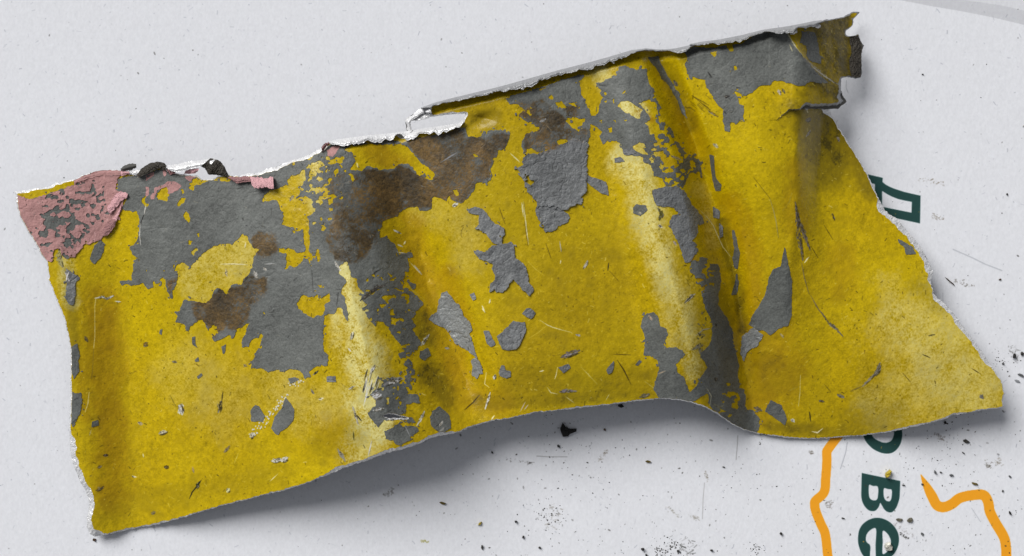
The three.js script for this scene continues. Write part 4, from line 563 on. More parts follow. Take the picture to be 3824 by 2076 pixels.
const standard = (o) => new THREE.MeshStandardMaterial(o);
const MAT = {
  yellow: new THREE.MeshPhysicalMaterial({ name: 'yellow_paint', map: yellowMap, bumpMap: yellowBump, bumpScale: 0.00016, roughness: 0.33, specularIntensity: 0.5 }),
  grey: standard({ name: 'grey_paint', map: greyMap, bumpMap: greyBump, bumpScale: 0.00014, roughness: 0.6 }),
  flake: standard({ name: 'thick_grey_paint', map: greyMap, color: new THREE.Color(1.3, 1.28, 1.4), bumpMap: greyBump, bumpScale: 0.0003, roughness: 0.6 }),
  silver: standard({ name: 'scuffed_grey_paint', map: greyMap, color: new THREE.Color(1.75, 1.72, 1.8), bumpMap: greyBump, bumpScale: 0.0003, roughness: 0.45, metalness: 0.1 }),
  pink: standard({ name: 'pink_primer', map: pinkMap.clone(), bumpMap: greyBump, bumpScale: 0.00022, roughness: 0.72 }),
  bare: standard({ name: 'torn_aluminium', color: new THREE.Color(0.74, 0.74, 0.75), metalness: 0.25, roughness: 0.36, bumpMap: metalBump, bumpScale: 0.0003 }),
  dull: standard({ name: 'dull_aluminium', color: new THREE.Color(0.33, 0.335, 0.345), metalness: 0.4, roughness: 0.45, bumpMap: metalBump.clone(), bumpScale: 0.0003 }),
  back: standard({ name: 'dark_back_face', color: new THREE.Color(0.07, 0.068, 0.062), metalness: 0.2, roughness: 0.7 }),
  darkCurl: standard({ name: 'dark_shaded_curl', color: new THREE.Color(0.032, 0.026, 0.018), roughness: 0.7, bumpMap: metalBump, bumpScale: 0.0008 }),  // near-black colour includes painted shade of curl faces turned from the light
  pinkCurl: standard({ name: 'curled_pink_primer', color: new THREE.Color(0.62, 0.34, 0.36), roughness: 0.75, bumpMap: metalBump, bumpScale: 0.0006 }),
  mauve: standard({ name: 'dirty_pink_primer', color: new THREE.Color(0.3, 0.15, 0.15), roughness: 0.75, bumpMap: metalBump, bumpScale: 0.0006 }),
};
for (const m of Object.values(MAT)) m.side = THREE.DoubleSide;
MAT.pink.map.repeat.set(6, 3.3); MAT.pink.map.wrapS = MAT.pink.map.wrapT = THREE.RepeatWrapping; MAT.pink.map.needsUpdate = true;
for (const m of [MAT.bare, MAT.darkCurl, MAT.pinkCurl, MAT.mauve]) { m.bumpMap = metalBump.clone(); m.bumpMap.repeat.set(7, 3.8); m.bumpMap.wrapS = m.bumpMap.wrapT = THREE.RepeatWrapping; m.bumpMap.needsUpdate = true; }
MAT.dull.bumpMap.repeat.set(12, 6.5); MAT.dull.bumpMap.needsUpdate = true;
// ---------------------------------------------------------------- setting: the printed sheet of paper and the table below it
const PAPER_W = 0.38, PAPER_H = 0.24, PPX = 2048, PPY = 1294;
const toPaper = (p) => { const w = onPaper(p[0], p[1]); return [(w[0] / PAPER_W + 0.5) * PPX, (w[2] / PAPER_H + 0.5) * PPY]; };
const D2P = UNIT / (PAPER_W / PPX);
function structure(o, label, category) { o.userData.kind = 'structure'; if (label) o.userData.label = label; if (category) o.userData.category = category; o.castShadow = o.receiveShadow = true; scene.add(o); return o; }
{
  const g = colourCanvas(PPX, PPY, (x, y, n, o) => {
    const big = fbm(x / 260, y / 260, 3), fine = noise(x / 1.3, y / 2.4) * 0.6 + noise(x / 3 + 90, y / 5) * 0.6, k = 1 + 0.014 * big + 0.05 * fine;
    o[0] = 0.795 * k; o[1] = 0.807 * k; o[2] = 0.852 * k;
  });
  const path = (pts) => { g.beginPath(); pts.forEach((p, k) => { const t = toPaper(p); k ? g.lineTo(...t) : g.moveTo(...t); }); };
  const shape = (colour, ...rings) => { g.fillStyle = colour; g.beginPath(); for (const r of rings) { r.forEach((p, k) => { const t = toPaper(p); k ? g.lineTo(...t) : g.moveTo(...t); }); g.closePath(); } g.fill('evenodd'); };
  // a pale grey arc in the far corner
  shape('rgba(128,130,136,0.10)', Q([800, -60, 920, 0, 1200, 55, 1500, 105, 1800, 165, 2094, 235, 2600, 350, 2600, -300, 800, -300]));
  shape('rgba(128,128,132,0.16)', Q([640, -60, 920, 0, 1200, 55, 1500, 105, 1800, 165, 2094, 235, 2600, 350, 2600, 190, 2094, 98, 1900, 55, 1700, 22, 1490, -5, 1200, -50]));
  flecks(g, 5200, PPX, PPY, ['#a9adb8', '#b4b8c2', '#9ea2ac'], 4.5, 0.9, () => 0.8);
  flecks(g, 3000, PPX, PPY, ['#eef1f8'], 8, 1.0, () => 0.6);
  // printed letters and hand-drawn lines
  const GREEN = '#16423f', ORANGE = '#f3a313';
  const smoothRing = (r, s = 4) => { const o = []; for (let k = 0; k < r.length; k++) { const a = r[(k + r.length - 1) % r.length], b = r[k], c = r[(k + 1) % r.length], d = r[(k + 2) % r.length]; for (let q = 0; q < s; q++) { const t = q / s, f = (i) => 0.5 * (2 * b[i] + (c[i] - a[i]) * t + (2 * a[i] - 5 * b[i] + 4 * c[i] - d[i]) * t * t + (3 * b[i] - a[i] - 3 * c[i] + d[i]) * t * t * t); o.push([f(0), f(1)]); } } return o; };
  shape(GREEN, J([700, 110, 868, 148, 866, 185, 890, 205, 925, 225, 960, 240, 1050, 270, 1120, 287, 1197, 303, 1192, 545, 870, 475, 868, 540, 700, 500, 700, 430, 800, 455, 800, 203, 700, 178]), J([862, 262, 885, 276, 910, 292, 950, 312, 1000, 331, 1060, 346, 1122, 357, 1118, 452, 862, 400]));
  shape(GREEN, smoothRing(L([700, 340, 725, 405, 790, 470, 880, 505, 960, 494, 1018, 430, 1038, 330, 1010, 240, 950, 190, 860, 160, 780, 175, 715, 240])), smoothRing(L([772, 330, 800, 378, 880, 412, 940, 395, 966, 335, 950, 270, 880, 250, 810, 265])));
  shape(GREEN, [...L([685, 675, 1020, 745]), ...smoothRing(L([1020, 745, 1016, 870, 1004, 930, 978, 988, 938, 1019, 890, 1001, 858, 952, 846, 936, 832, 972, 800, 1004, 748, 1000, 702, 950, 681, 870, 685, 675])).slice(4, -8), ...L([681, 870])], smoothRing(L([748, 782, 780, 788, 826, 797, 825, 885, 808, 912, 772, 909, 749, 876])), smoothRing(L([878, 810, 912, 815, 946, 824, 944, 890, 928, 922, 895, 914, 877, 878])));
  shape(GREEN, smoothRing(L([653, 1240, 668, 1160, 720, 1098, 800, 1066, 880, 1076, 950, 1120, 998, 1190, 1009, 1265, 990, 1340, 940, 1404, 850, 1440, 760, 1440, 695, 1390, 660, 1310])), [...smoothRing(L([810, 1162, 762, 1170, 726, 1215, 724, 1272, 758, 1306, 757, 1380, 757, 1470, 804, 1470, 806, 1300])).slice(0)], smoothRing(L([868, 1180, 908, 1202, 938, 1260, 932, 1325, 905, 1362, 866, 1378, 868, 1280])));
  const stroke = (pts, w, tip) => { g.strokeStyle = ORANGE; g.lineCap = 'round'; g.lineJoin = 'round'; const open = []; for (let k = 0; k + 1 < pts.length; k++) { const a = pts[Math.max(0, k - 1)], b = pts[k], c = pts[k + 1], d = pts[Math.min(pts.length - 1, k + 2)]; for (let q = 0; q < 8; q++) { const t = q / 8, f = (i) => 0.5 * (2 * b[i] + (c[i] - a[i]) * t + (2 * a[i] - 5 * b[i] + 4 * c[i] - d[i]) * t * t + (3 * b[i] - a[i] - 3 * c[i] + d[i]) * t * t * t); open.push([f(0), f(1)]); } } open.push(pts[pts.length - 1]);
    for (let k = 0; k + 1 < open.length; k++) { const a = toPaper(open[k]), b = toPaper(open[k + 1]); g.lineWidth = D2P * w * (tip ? smooth(-3, 16, k) : 1); g.beginPath(); g.moveTo(...a); g.lineTo(...b); g.stroke(); } };
  stroke(L([560, 250, 470, 365, 392, 470, 382, 500, 382, 580, 372, 720, 358, 842, 285, 915, 275, 950, 288, 1015, 330, 1120, 368, 1210, 390, 1400, 405, 1520]), 23);
  stroke(L([1200, 690, 1240, 770, 1298, 880, 1340, 955, 1400, 972, 1470, 945, 1540, 893, 1650, 868, 1745, 868, 1785, 930, 1800, 1010, 1850, 1110, 1920, 1230, 1940, 1320, 1946, 1480]), 25, true);
  flecks(g, 2600, PPX, PPY, ['#2f5c58', '#0e2a2a', '#e0962a', '#c98a1e'], 3, 1.2, (x, y) => { const c = g.getImageData(x | 0, y | 0, 1, 1).data; return c[2] < 110 ? 1 : 0; });
  // dirt rubbed into the paper
  const smudge = (pts, w, colour, alpha) => { g.strokeStyle = colour; g.lineCap = 'round'; const t = pts.map(toPaper); for (let k = 0; k < 26; k++) { const j = w * D2P; g.globalAlpha = alpha * (0.3 + rnd()); g.lineWidth = 0.7 + rnd() * 1.6; const s = rnd() * (t.length - 1), i = s | 0, f = s - i, a = [mix(t[i][0], t[Math.min(i + 1, t.length - 1)][0], f) + (rnd() - 0.5) * j, mix(t[i][1], t[Math.min(i + 1, t.length - 1)][1], f) + (rnd() - 0.5) * j]; g.beginPath(); g.moveTo(...a); g.lineTo(a[0] + (rnd() - 0.3) * j * 0.6, a[1] + (rnd() - 0.5) * j * 0.5); g.stroke(); } g.globalAlpha = 1; };
  smudge(J([1180, 160, 1260, 175, 1420, 200]), 10, '#7d7262', 0.55); smudge(J([1290, 470, 1380, 500]), 12, '#7d7262', 0.5); smudge(J([1440, 1040, 1560, 1060, 1660, 1100]), 12, '#5e574e', 0.5); smudge(K([1990, 480, 2050, 560]), 22, '#4c4a46', 0.4); smudge(L([380, 930, 410, 960]), 14, '#77716a', 0.5); smudge(L([230, 490, 250, 500]), 8, '#77716a', 0.5); smudge(L([930, 1100, 1130, 1220]), 9, '#6a655f', 0.4); smudge(L([1020, 1210, 1090, 1250]), 5, '#2e2c29', 0.7); smudge(L([1330, 330, 1390, 380]), 10, '#5a5048', 0.5); smudge(M([560, 560, 620, 470]), 10, '#7d7466', 0.5); smudge(M([1480, 660, 1490, 760]), 7, '#80786a', 0.5); smudge(M([1150, 980, 1230, 1040]), 12, '#8a8478', 0.35); smudge(M([1340, 1040, 1410, 1080]), 9, '#8a8478', 0.35); smudge(M([1180, 1290, 1330, 1290, 1250, 1380]), 36, '#3c3b38', 0.5); smudge(M([60, 1000, 200, 1000, 110, 1130]), 26, '#8a8478', 0.4); smudge(N([780, 870, 860, 820]), 14, '#4e4b48', 0.4); smudge(N([1850, 560, 2090, 600]), 10, '#55524f', 0.4); smudge(L([1780, 580, 1800, 620]), 14, '#5c564c', 0.5); smudge(L([1860, 560, 1880, 600]), 14, '#7d7466', 0.35); smudge(N([1100, 1265, 1170, 1275]), 6, '#a8a25a', 0.7);
  const hair = (pts, w, colour, alpha) => { g.globalAlpha = alpha * 0.65; g.strokeStyle = colour; g.lineWidth = w; path(pts); g.stroke(); g.globalAlpha = 1; };
  hair(J([1480, 770, 1640, 840, 1760, 900, 1905, 955]), 2.2, '#8b8f98', 0.6); hair(M([10, 528, 130, 535, 275, 535]), 1.3, '#5c5a58', 0.7); hair(M([1760, 350, 1755, 440, 1745, 560]), 1.2, '#55534f', 0.7); hair(M([1470, 760, 1458, 900, 1452, 1075]), 1.1, '#6b6965', 0.7); hair(L([560, 410, 545, 500, 500, 640]), 1.6, '#8b8f98', 0.8); hair(L([1640, 980, 1720, 1100]), 1.4, '#8b8f98', 0.6); hair(Q([410, 760, 405, 830, 425, 880]), 1.2, '#6d6f76', 0.6); hair(J([1390, 1150, 1395, 1330]), 1.4, '#9a9ea6', 0.5);
  // specks and dust stains, denser towards the lower right where crumbs have been falling
  g.fillStyle = '#33312d';
  const dustAt = (x, y) => { const t = (p, r) => { const c = toPaper(p); return Math.exp(-((x - c[0]) ** 2 + (y - c[1]) ** 2) / (2 * r * r)); }; return 0.05 + 0.5 * smooth(0.3, 0.62, x / PPX) * smooth(0.5, 0.72, y / PPY) + 0.14 * smooth(0.74, 0.85, x / PPX) * smooth(0.15, 0.5, y / PPY) + t([1690, 1385], 26) * 1.4 + t([2530, 905], 26) + t([1385, 1320], 36) * 0.5 + t([1900, 1380], 26) * 0.5; };
  for (let k = 0; k < 5200; k++) { const x = rnd() * PPX, y = rnd() * PPY; if (rnd() > dustAt(x, y)) continue; g.globalAlpha = 0.25 + 0.5 * rnd(); const a = rnd() * 6.3, r = 0.45 + rnd() * rnd() * 1.0; g.beginPath(); g.ellipse(x, y, r * (1 + rnd() * 1.6), r, a, 0, 6.3); g.fill(); }
  g.globalAlpha = 1;
  const paperBump = heightTexture(1024, 648, (x, y) => 0.5 + 0.35 * noise(x / 1.6, y / 2.6) + 0.3 * fbm(x / 6, y / 8, 3));
  const front = standard({ name: 'white_printed_paper', map: finish(g), bumpMap: paperBump, bumpScale: 0.000035, roughness: 0.86 });
  const geo = new THREE.PlaneGeometry(PAPER_W, PAPER_H, 60, 40); geo.rotateX(-Math.PI / 2);
  const p = geo.attributes.position, uv = geo.attributes.uv;
  for (let i = 0; i < p.count; i++) { uv.setXY(i, p.getX(i) / PAPER_W + 0.5, p.getZ(i) / PAPER_H + 0.5); }
  structure(new THREE.Mesh(geo, front), 'white sheet of paper printed with green letters and orange lines', 'paper').name = 'printed_paper';
  const edge = new THREE.BoxGeometry(1.6, 0.02, 1.2); edge.translate(0, -0.0112, 0);
  structure(new THREE.Mesh(edge, standard({ name: 'pale_table_board', color: new THREE.Color(0.62, 0.61, 0.6), roughness: 0.7 })), 'pale table top under the printed paper', 'table top').name = 'table_top';
}

// ---------------------------------------------------------------- the metal fragment
const fragment = new THREE.Group(); fragment.name = 'metal_fragment';
fragment.userData = { label: 'bent torn metal sheet with chipped yellow, grey and pink paint, lying on the white paper', category: 'metal fragment' };
scene.add(fragment);
const counts = {};
function part(name, geometry, material, label, parent = fragment) {
  const n = counts[name] = (counts[name] ?? -1) + 1, m = new THREE.Mesh(geometry, material);
  m.name = n ? `${name}_${String(n).padStart(3, '0')}` : name; m.castShadow = m.receiveShadow = true;
  if (label) m.userData.label = label;
  parent.add(m); return m;
}
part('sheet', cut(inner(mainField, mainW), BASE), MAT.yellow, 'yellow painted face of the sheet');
const mainRim = rimHeights(mainField, mainW, BASE, 0.95), tabRim = rimHeights(tabField, tabW, TABH, (x, y) => y > 235 ? 2.6 : 0.7);
part('torn_edge', cut(rimOnly(mainField, mainW), mainRim, { drop: 0.0007 }), MAT.bare, 'bare silvery metal along the torn edges');
part('underside', cut(mainField, BASE.map((h) => Math.max(0.0002, h - 0.0011)), { every: 2, under: true }), MAT.back);
part('torn_tab', cut(inner(tabField, tabW), TABH, { drop: 0.0004 }), MAT.yellow, 'dirty, shade-darkened yellow corner tab bent down, with a ragged end');  // the tab's darkness is partly shade painted into the yellow map
part('torn_edge', cut(rimOnly(tabField, tabW), tabRim, { drop: 0.0008 }), MAT.dull, 'dull metal edge of the corner tab');
part('underside', cut(tabField, TABH.map((h) => Math.max(0.0002, h - 0.0011)), { every: 2, under: true }), MAT.back);

for (const [name, rings, mm, rag, look, lift, holesAt] of PATCHES) {
  const f = new Field([rings[0]], 8);
  for (const hole of rings.slice(1)) { const h = new Field([hole], 8); for (let j = 0; j < h.h; j++) for (let i = 0; i < h.w; i++) { const a = i + h.i0 - f.i0, b = j + h.j0 - f.j0; if (a >= 0 && b >= 0 && a < f.w && b < f.h) f.f[b * f.w + a] = Math.min(f.f[b * f.w + a], -h.f[j * h.w + i]); } }
  const soft = f.copy(), rg = ragged(rag * 1.5, rag * 0.55, 9);
  f.map((d, x, y) => {
    let v = rg(d, x, y);
    const worn = smooth(-0.1, 0.35, fbm(x / 60 + 91, y / 60 + 3, 2)), fl = noise(x / 4.6 + 5, y / 4.6) * 0.7 + noise(x / 9 + 55, y / 9) * 0.45;   // small chips out of and beside the border
    if (rag > 1 && d < 1) v = Math.max(v, 9 * (fl - 0.5 - 0.26 * (1 - worn)) - smooth(6, 18, -d) * 9);
    if (rag > 1 && d > -1) v = Math.min(v, 9 * (0.56 + 0.3 * (1 - worn) + fl * 1.0) + smooth(5, 22, d) * 9);
    const tab = inTab(x, y), edge = tab ? (x < 1950 ? 9 : at2(tabField, x, y)) : at2(mainField, x, y), rim = tab ? at2(tabW, x, y) : at2(mainW, x, y);
    v = Math.min(v, edge - Math.max(0.6, rim) - 0.4);
    if (holesAt) for (const [hx, hy, r, k] of holesAt) { const q = Math.hypot(x - hx, y - hy) / r; if (q < 1.3) v = Math.min(v, 24 * (1.15 * fbm(x / 13 + 77, y / 11 + 5, 4) + 0.3 * noise(x / 5, y / 5) * 0.5 + 0.42 - 0.42 * k * smooth(1.3, 0.35, q))); }
    return v;
  });
  const raise = (x, y) => {
    const d = at2(soft, x, y), e = smooth(16, 0, d) * lift * clamp(0.4 + 1.3 * fbm(x / 24 + 12, y / 24, 2) + (y > (soft.j0 + soft.h * 0.5) * STEP ? 0.35 : 0), 0, 1.4);
    return 0.001 * (mm * (look === 'grey' ? 0.5 : 0.62) + (look === 'grey' ? 0.3 : 0.7) * e + (look === 'grey' ? 0.05 : 0.1) * fbm(x / 12 + 3, y / 12, 3));
  };
  const geo = cut(f, TOP, { raise, drop: mm * 0.001 + 0.0001 });
  if (geo.index.count) part(name, geo, MAT[look], look === 'silver' ? 'scuffed paint flake with a silvery sheen' : undefined);
}
function at2(field, x, y) {                        // bilinear look-up in a field
  const fx = clamp(x / STEP - field.i0, 0, field.w - 1.001), fy = clamp(y / STEP - field.j0, 0, field.h - 1.001), i = fx | 0, j = fy | 0, u = fx - i, v = fy - j, n = j * field.w + i;
  return mix(mix(field.f[n], field.f[n + 1], u), mix(field.f[n + field.w], field.f[n + field.w + 1], u), v);
}

// sheets of metal or paint lofted between two edge lines; heights in mm above the sheet
function resample(pts, n) {
  const s = [0]; for (let k = 1; k < pts.length; k++) s.push(s[k - 1] + Math.hypot(...pts[k].map((v, i) => i < 2 ? v - pts[k - 1][i] : 0)));
  const o = []; let k = 0;
  for (let q = 0; q < n; q++) { const t = s[s.length - 1] * q / (n - 1); while (k < pts.length - 2 && s[k + 1] < t) k++; const f = clamp((t - s[k]) / (s[k + 1] - s[k] || 1)); o.push(pts[k].map((v, i) => mix(v, pts[k + 1][i], f))); }
  return o;
}
function shell(rows, thick) {                      // rows: grid of [x, y, h metres] -> closed thin shell
  const nr = rows.length, nc = rows[0].length, pos = [], uv = [], idx = [];
  for (const sgn of [0, 1]) for (const row of rows) for (const [x, y, h] of row) { const p = place(x, y, Math.max(0.0002, h - sgn * thick)); pos.push(...p); uv.push(p[0] / TEX_W + 0.5, p[2] / TEX_H + 0.5); }
  const id = (s, r, c) => s * nr * nc + r * nc + c;
  for (let r = 0; r + 1 < nr; r++) for (let c = 0; c + 1 < nc; c++) { const q = [id(0, r, c), id(0, r + 1, c), id(0, r + 1, c + 1), id(0, r, c + 1)], w = [id(1, r, c), id(1, r + 1, c), id(1, r + 1, c + 1), id(1, r, c + 1)]; idx.push(q[0], q[2], q[1], q[0], q[3], q[2], w[0], w[1], w[2], w[0], w[2], w[3]); }
  const rim = []; for (let c = 0; c < nc; c++) rim.push([0, c]); for (let r = 1; r < nr; r++) rim.push([r, nc - 1]); for (let c = nc - 2; c >= 0; c--) rim.push([nr - 1, c]); for (let r = nr - 2; r > 0; r--) rim.push([r, 0]);
  for (let k = 0; k < rim.length; k++) { const [a, b] = rim[k], [c, d] = rim[(k + 1) % rim.length]; idx.push(id(0, a, b), id(0, c, d), id(1, c, d), id(0, a, b), id(1, c, d), id(1, a, b)); }
  const g = new THREE.BufferGeometry();
  g.setAttribute('position', new THREE.Float32BufferAttribute(pos, 3)); g.setAttribute('uv', new THREE.Float32BufferAttribute(uv, 2)); g.setIndex(idx); g.computeVertexNormals();
  return g;
}
const lipGround = (x, y) => Math.max(at(TOP, x, y + 4), at(TOP, x, y + 14));
function foldedLip(path, widthAt, hover, start = 0) {  // the edge turned up and folded back over the sheet
  const n = Math.round(path.reduce((s, p, k) => k ? s + Math.hypot(p[0] - path[k - 1][0], p[1] - path[k - 1][1]) : 0, 0) / 3), line = resample(path, n), rows = [];
  for (let k = 0; k < n; k++) {
    const a = line[Math.max(0, k - 3)], b = line[Math.min(n - 1, k + 3)], l = Math.hypot(b[0] - a[0], b[1] - a[1]) || 1, nx = -(b[1] - a[1]) / l, ny = (b[0] - a[0]) / l, [x, y] = line[k];
    const w = Math.max(1.2, widthAt(k / (n - 1), x, y) * (1.05 + 0.3 * noise(x / 11 + 4, 3.1) + 0.12 * noise(x / 4, 8.2))), h0 = lipGround(x, y), row = [];
    for (let q = 0; q <= 6; q++) { const t = q / 6, jag = q === 6 ? 0.5 * noise(x / 2.5, y / 2.5) : 0; row.push([x + nx * (w * t + jag - 2.2), y + ny * (w * t + jag - 2.2), h0 + 0.001 * (-0.8 + (hover + 0.8) * Math.sin(Math.min(1, t * 1.5) * Math.PI / 2) - 0.35 * Math.max(0, t - 0.7) + 0.16 * fbm(x / 11, q * 0.8, 2) + 0.35 * (hover > 1.2 ? 1 : 1.4) * noise(x / 26, q * 0.4 + 20) * t)]); }
    rows.push(row);
  }
  return shell(rows, 0.00035);
}
const table = (list) => { const f = pchip(list.map((p) => p[0]), list.map((p) => p[1])); return (t, x) => f(x); };
const lipEnd = [...D([1490, 235, 1600, 215, 1720, 190, 1790, 181])];
part('folded_lip', foldedLip([...lipPath.slice(1), ...lipEnd], table([[1068, 5], [1090, 7], [1150, 8.5], [1220, 10], [1300, 15], [1330, 20], [1370, 12], [1420, 13], [1480, 15], [1540, 14], [1580, 9], [1625, 5], [1680, 4], [1712, 11], [1745, 6], [1790, 9], [1840, 14], [1872, 13], [1890, 7], [1930, 7], [1966, 15], [1990, 17], [2010, 9], [2045, 13], [2066, 6]]), 3.5), MAT.dull, 'dull grey rolled lip along the upper edge');
part('crushed_lip', foldedLip([...lowLipPath, ...W([1130, 495, 1350, 460, 1650, 415, 1800, 395, 1850, 345])], table([[828, 5], [850, 13], [880, 17], [920, 15], [960, 16], [985, 14], [996, 5], [1008, 6], [1020, 22], [1035, 22], [1055, 12], [1080, 13], [1105, 22], [1125, 16], [1150, 8], [1168, 5]]), 1.9), MAT.bare, 'bright crushed metal lip below the slot');
part('bent_strut', foldedLip(W([1150, 500, 1135, 430, 1120, 360, 1150, 320, 1200, 285, 1290, 235, 1330, 215]), () => 9, 0.9), MAT.bare, 'narrow bent strip of bare metal closing the slot');

function sliver(name, a, b, ha, hb, bulge, material, label, jag = 1.5) {
  const n = 22, A_ = resample(a.map((p, k) => [...p, mix(ha[0], ha[1], k / (a.length - 1))]), n), B_ = resample(b.map((p, k) => [...p, mix(hb[0], hb[1], k / (b.length - 1))]), n), rows = [];
  for (let k = 0; k < n; k++) { const row = [], g = at(TOP, mix(A_[k][0], B_[k][0], 0.7), mix(A_[k][1], B_[k][1], 0.7) + 4); for (let q = 0; q <= 6; q++) { const t = q / 6, x = mix(A_[k][0], B_[k][0], t), y = mix(A_[k][1], B_[k][1], t), e = q === 0 || q === 6 ? jag * noise(x / 3, y / 3) : 0; row.push([x, y + e, g + 0.001 * (mix(A_[k][2], B_[k][2], t) + bulge * Math.sin(Math.PI * t) + 0.25 * fbm(x / 9, y / 9, 2))]); } rows.push(row); }
  return part(name, shell(rows, 0.00025), material, label);
}
sliver('edge_curl', V([205, 325, 280, 235, 375, 175, 480, 150, 565, 160, 600, 200]), V([240, 355, 320, 318, 410, 272, 495, 245, 560, 250, 590, 275]), [0.6, 1.2], [1.6, 1.2], 0.5, MAT.darkCurl, 'dark arched curl on the upper edge');
sliver('edge_curl', V([585, 205, 700, 188, 850, 158, 1050, 128, 1190, 105, 1240, 122]), V([620, 250, 720, 290, 850, 262, 1000, 220, 1120, 200, 1170, 205]), [0.4, 0.8], [1.9, 1.8], 0.8, MAT.bare, 'bright strip of bare metal curled over the upper edge');
sliver('edge_curl', V([1170, 108, 1260, 125, 1310, 150, 1360, 220, 1395, 300, 1420, 345]), V([1050, 210, 1100, 235, 1150, 325, 1210, 320, 1270, 330, 1380, 350]), [1.2, 0.2], [1.9, 0.5], 0.9, MAT.darkCurl, 'dark end of the curled strip');
sliver('primer_curl', V([595, 240, 700, 225, 800, 210]), V([640, 320, 700, 310, 760, 255]), [0.9, 1.1], [0.4, 1.0], 0.4, MAT.mauve);
sliver('primer_curl', V([850, 265, 960, 240, 1030, 235]), V([830, 310, 950, 305, 1005, 285]), [1.1, 1.2], [0.4, 0.7], 0.3, MAT.pinkCurl);
sliver('primer_curl', V([1690, 345, 1800, 352, 1900, 370, 1990, 340]), V([1710, 450, 1750, 500, 1880, 480, 2000, 500]), [0.8, 0.8], [2.4, 2.8], 0.7, MAT.pinkCurl, 'pale pink curl of primer standing up from the edge', 3);
sliver('primer_curl', V([1390, 345, 1500, 348, 1600, 345, 1710, 345]), V([1400, 365, 1520, 432, 1620, 415, 1705, 402]), [0.6, 0.8], [1.2, 1.4], 0.5, MAT.mauve);
sliver('edge_curl', V([0, 245, 60, 198, 120, 172, 205, 180]), V([10, 272, 90, 268, 150, 255, 208, 225]), [0.5, 0.8], [0.6, 0.6], 0.8, MAT.back, 'small dark curl on the upper edge');
sliver('edge_curl', V([110, 260, 200, 262, 280, 262]), V([110, 325, 180, 325, 225, 325]), [0.4, 0.4], [0.4, 0.4], 0.5, MAT.bare);
sliver('primer_curl', V([0, 275, 60, 270, 115, 285]), V([0, 338, 60, 322, 118, 320]), [0.4, 0.5], [0.6, 0.6], 0.5, MAT.pinkCurl);
sliver('primer_curl', A([640, 405, 720, 365, 850, 318, 1000, 312, 1060, 318]), A([650, 425, 760, 390, 860, 362, 1000, 360, 1070, 352]), [0.3, 0.35], [0.5, 0.5], 0.12, MAT.pink, 'strip of pink primer lifting along the edge');
sliver('primer_curl', W([0, 690, 50, 645, 100, 625]), W([10, 765, 60, 700, 120, 650]), [1.0, 1.2], [0.4, 0.7], 0.5, MAT.mauve);
sliver('primer_curl', A([880, 880, 900, 820, 940, 760, 985, 740]), A([900, 892, 950, 870, 1000, 800, 1012, 760]), [0.5, 0.6], [1.2, 1.2], 0.5, MAT.mauve, 'dull pink flap of primer folded over');
sliver('primer_curl', A([930, 640, 970, 580, 1005, 515, 1060, 500, 1112, 520]), A([950, 700, 1010, 640, 1050, 590, 1070, 570, 1105, 548]), [0.5, 0.6], [0.9, 0.9], 0.5, MAT.pinkCurl, 'ruffled pale pink primer', 3);
sliver('primer_curl', A([990, 700, 1030, 640, 1060, 600]), A([930, 850, 1000, 790, 1050, 660]), [0.3, 0.3], [0.6, 0.6], 0.3, MAT.pinkCurl);
sliver('tab_curl', Q([392, 350, 385, 420, 372, 520, 385, 640, 410, 722]), Q([520, 332, 566, 432, 548, 520, 552, 640, 545, 735]), [0.25, 0.25], [0.1, 0.1], 0.9, MAT.darkCurl, 'dark shaded rolled end of the corner tab', 2);
for (const [p, q] of [[X([630, 530, 650, 525, 675, 535]), X([650, 560, 680, 580, 690, 555])], [X([985, 440, 1010, 420, 1030, 430]), X([1000, 470, 1022, 488, 1035, 460])], [D([1510, 285, 1540, 270, 1575, 250]), D([1520, 300, 1545, 302, 1580, 280])], [D([1730, 215, 1760, 205, 1785, 215]), D([1740, 245, 1765, 245, 1780, 235])], [C([1035, 180, 1050, 165, 1070, 160]), C([1040, 198, 1058, 195, 1075, 180])], [C([200, 385, 225, 372, 250, 370]), C([225, 400, 245, 402, 262, 398])]])
  sliver('metal_burr', p, q, [1.6, 1.8], [1.9, 1.9], 0.4, MAT.bare);

// ---------------------------------------------------------------- crumbs and chips scattered on the paper
const CR = {
  black: standard({ name: 'black_crumb', color: new THREE.Color(0.013, 0.012, 0.011), roughness: 0.8 }), dark: standard({ name: 'dark_crumb', color: new THREE.Color(0.04, 0.037, 0.033), roughness: 0.75 }),
  grey: standard({ name: 'grey_chip', color: new THREE.Color(0.11, 0.115, 0.12), roughness: 0.65 }), pale: standard({ name: 'pale_grey_chip', color: new THREE.Color(0.3, 0.31, 0.33), roughness: 0.55 }),
  olive: standard({ name: 'olive_chip', color: new THREE.Color(0.12, 0.085, 0.012), roughness: 0.6 }), stone: standard({ name: 'stone_olive_chip', color: new THREE.Color(0.115, 0.105, 0.075), roughness: 0.65 }), yellow: standard({ name: 'yellow_chip', color: new THREE.Color(0.42, 0.32, 0.02), roughness: 0.5 }), brown: standard({ name: 'brown_crumb', color: new THREE.Color(0.09, 0.05, 0.025), roughness: 0.75 }),
  foil: standard({ name: 'crumpled_foil', color: new THREE.Color(0.72, 0.7, 0.62), metalness: 0.6, roughness: 0.36 }),
};
for (const m of Object.values(CR)) m.side = THREE.DoubleSide;
let seed = 100;
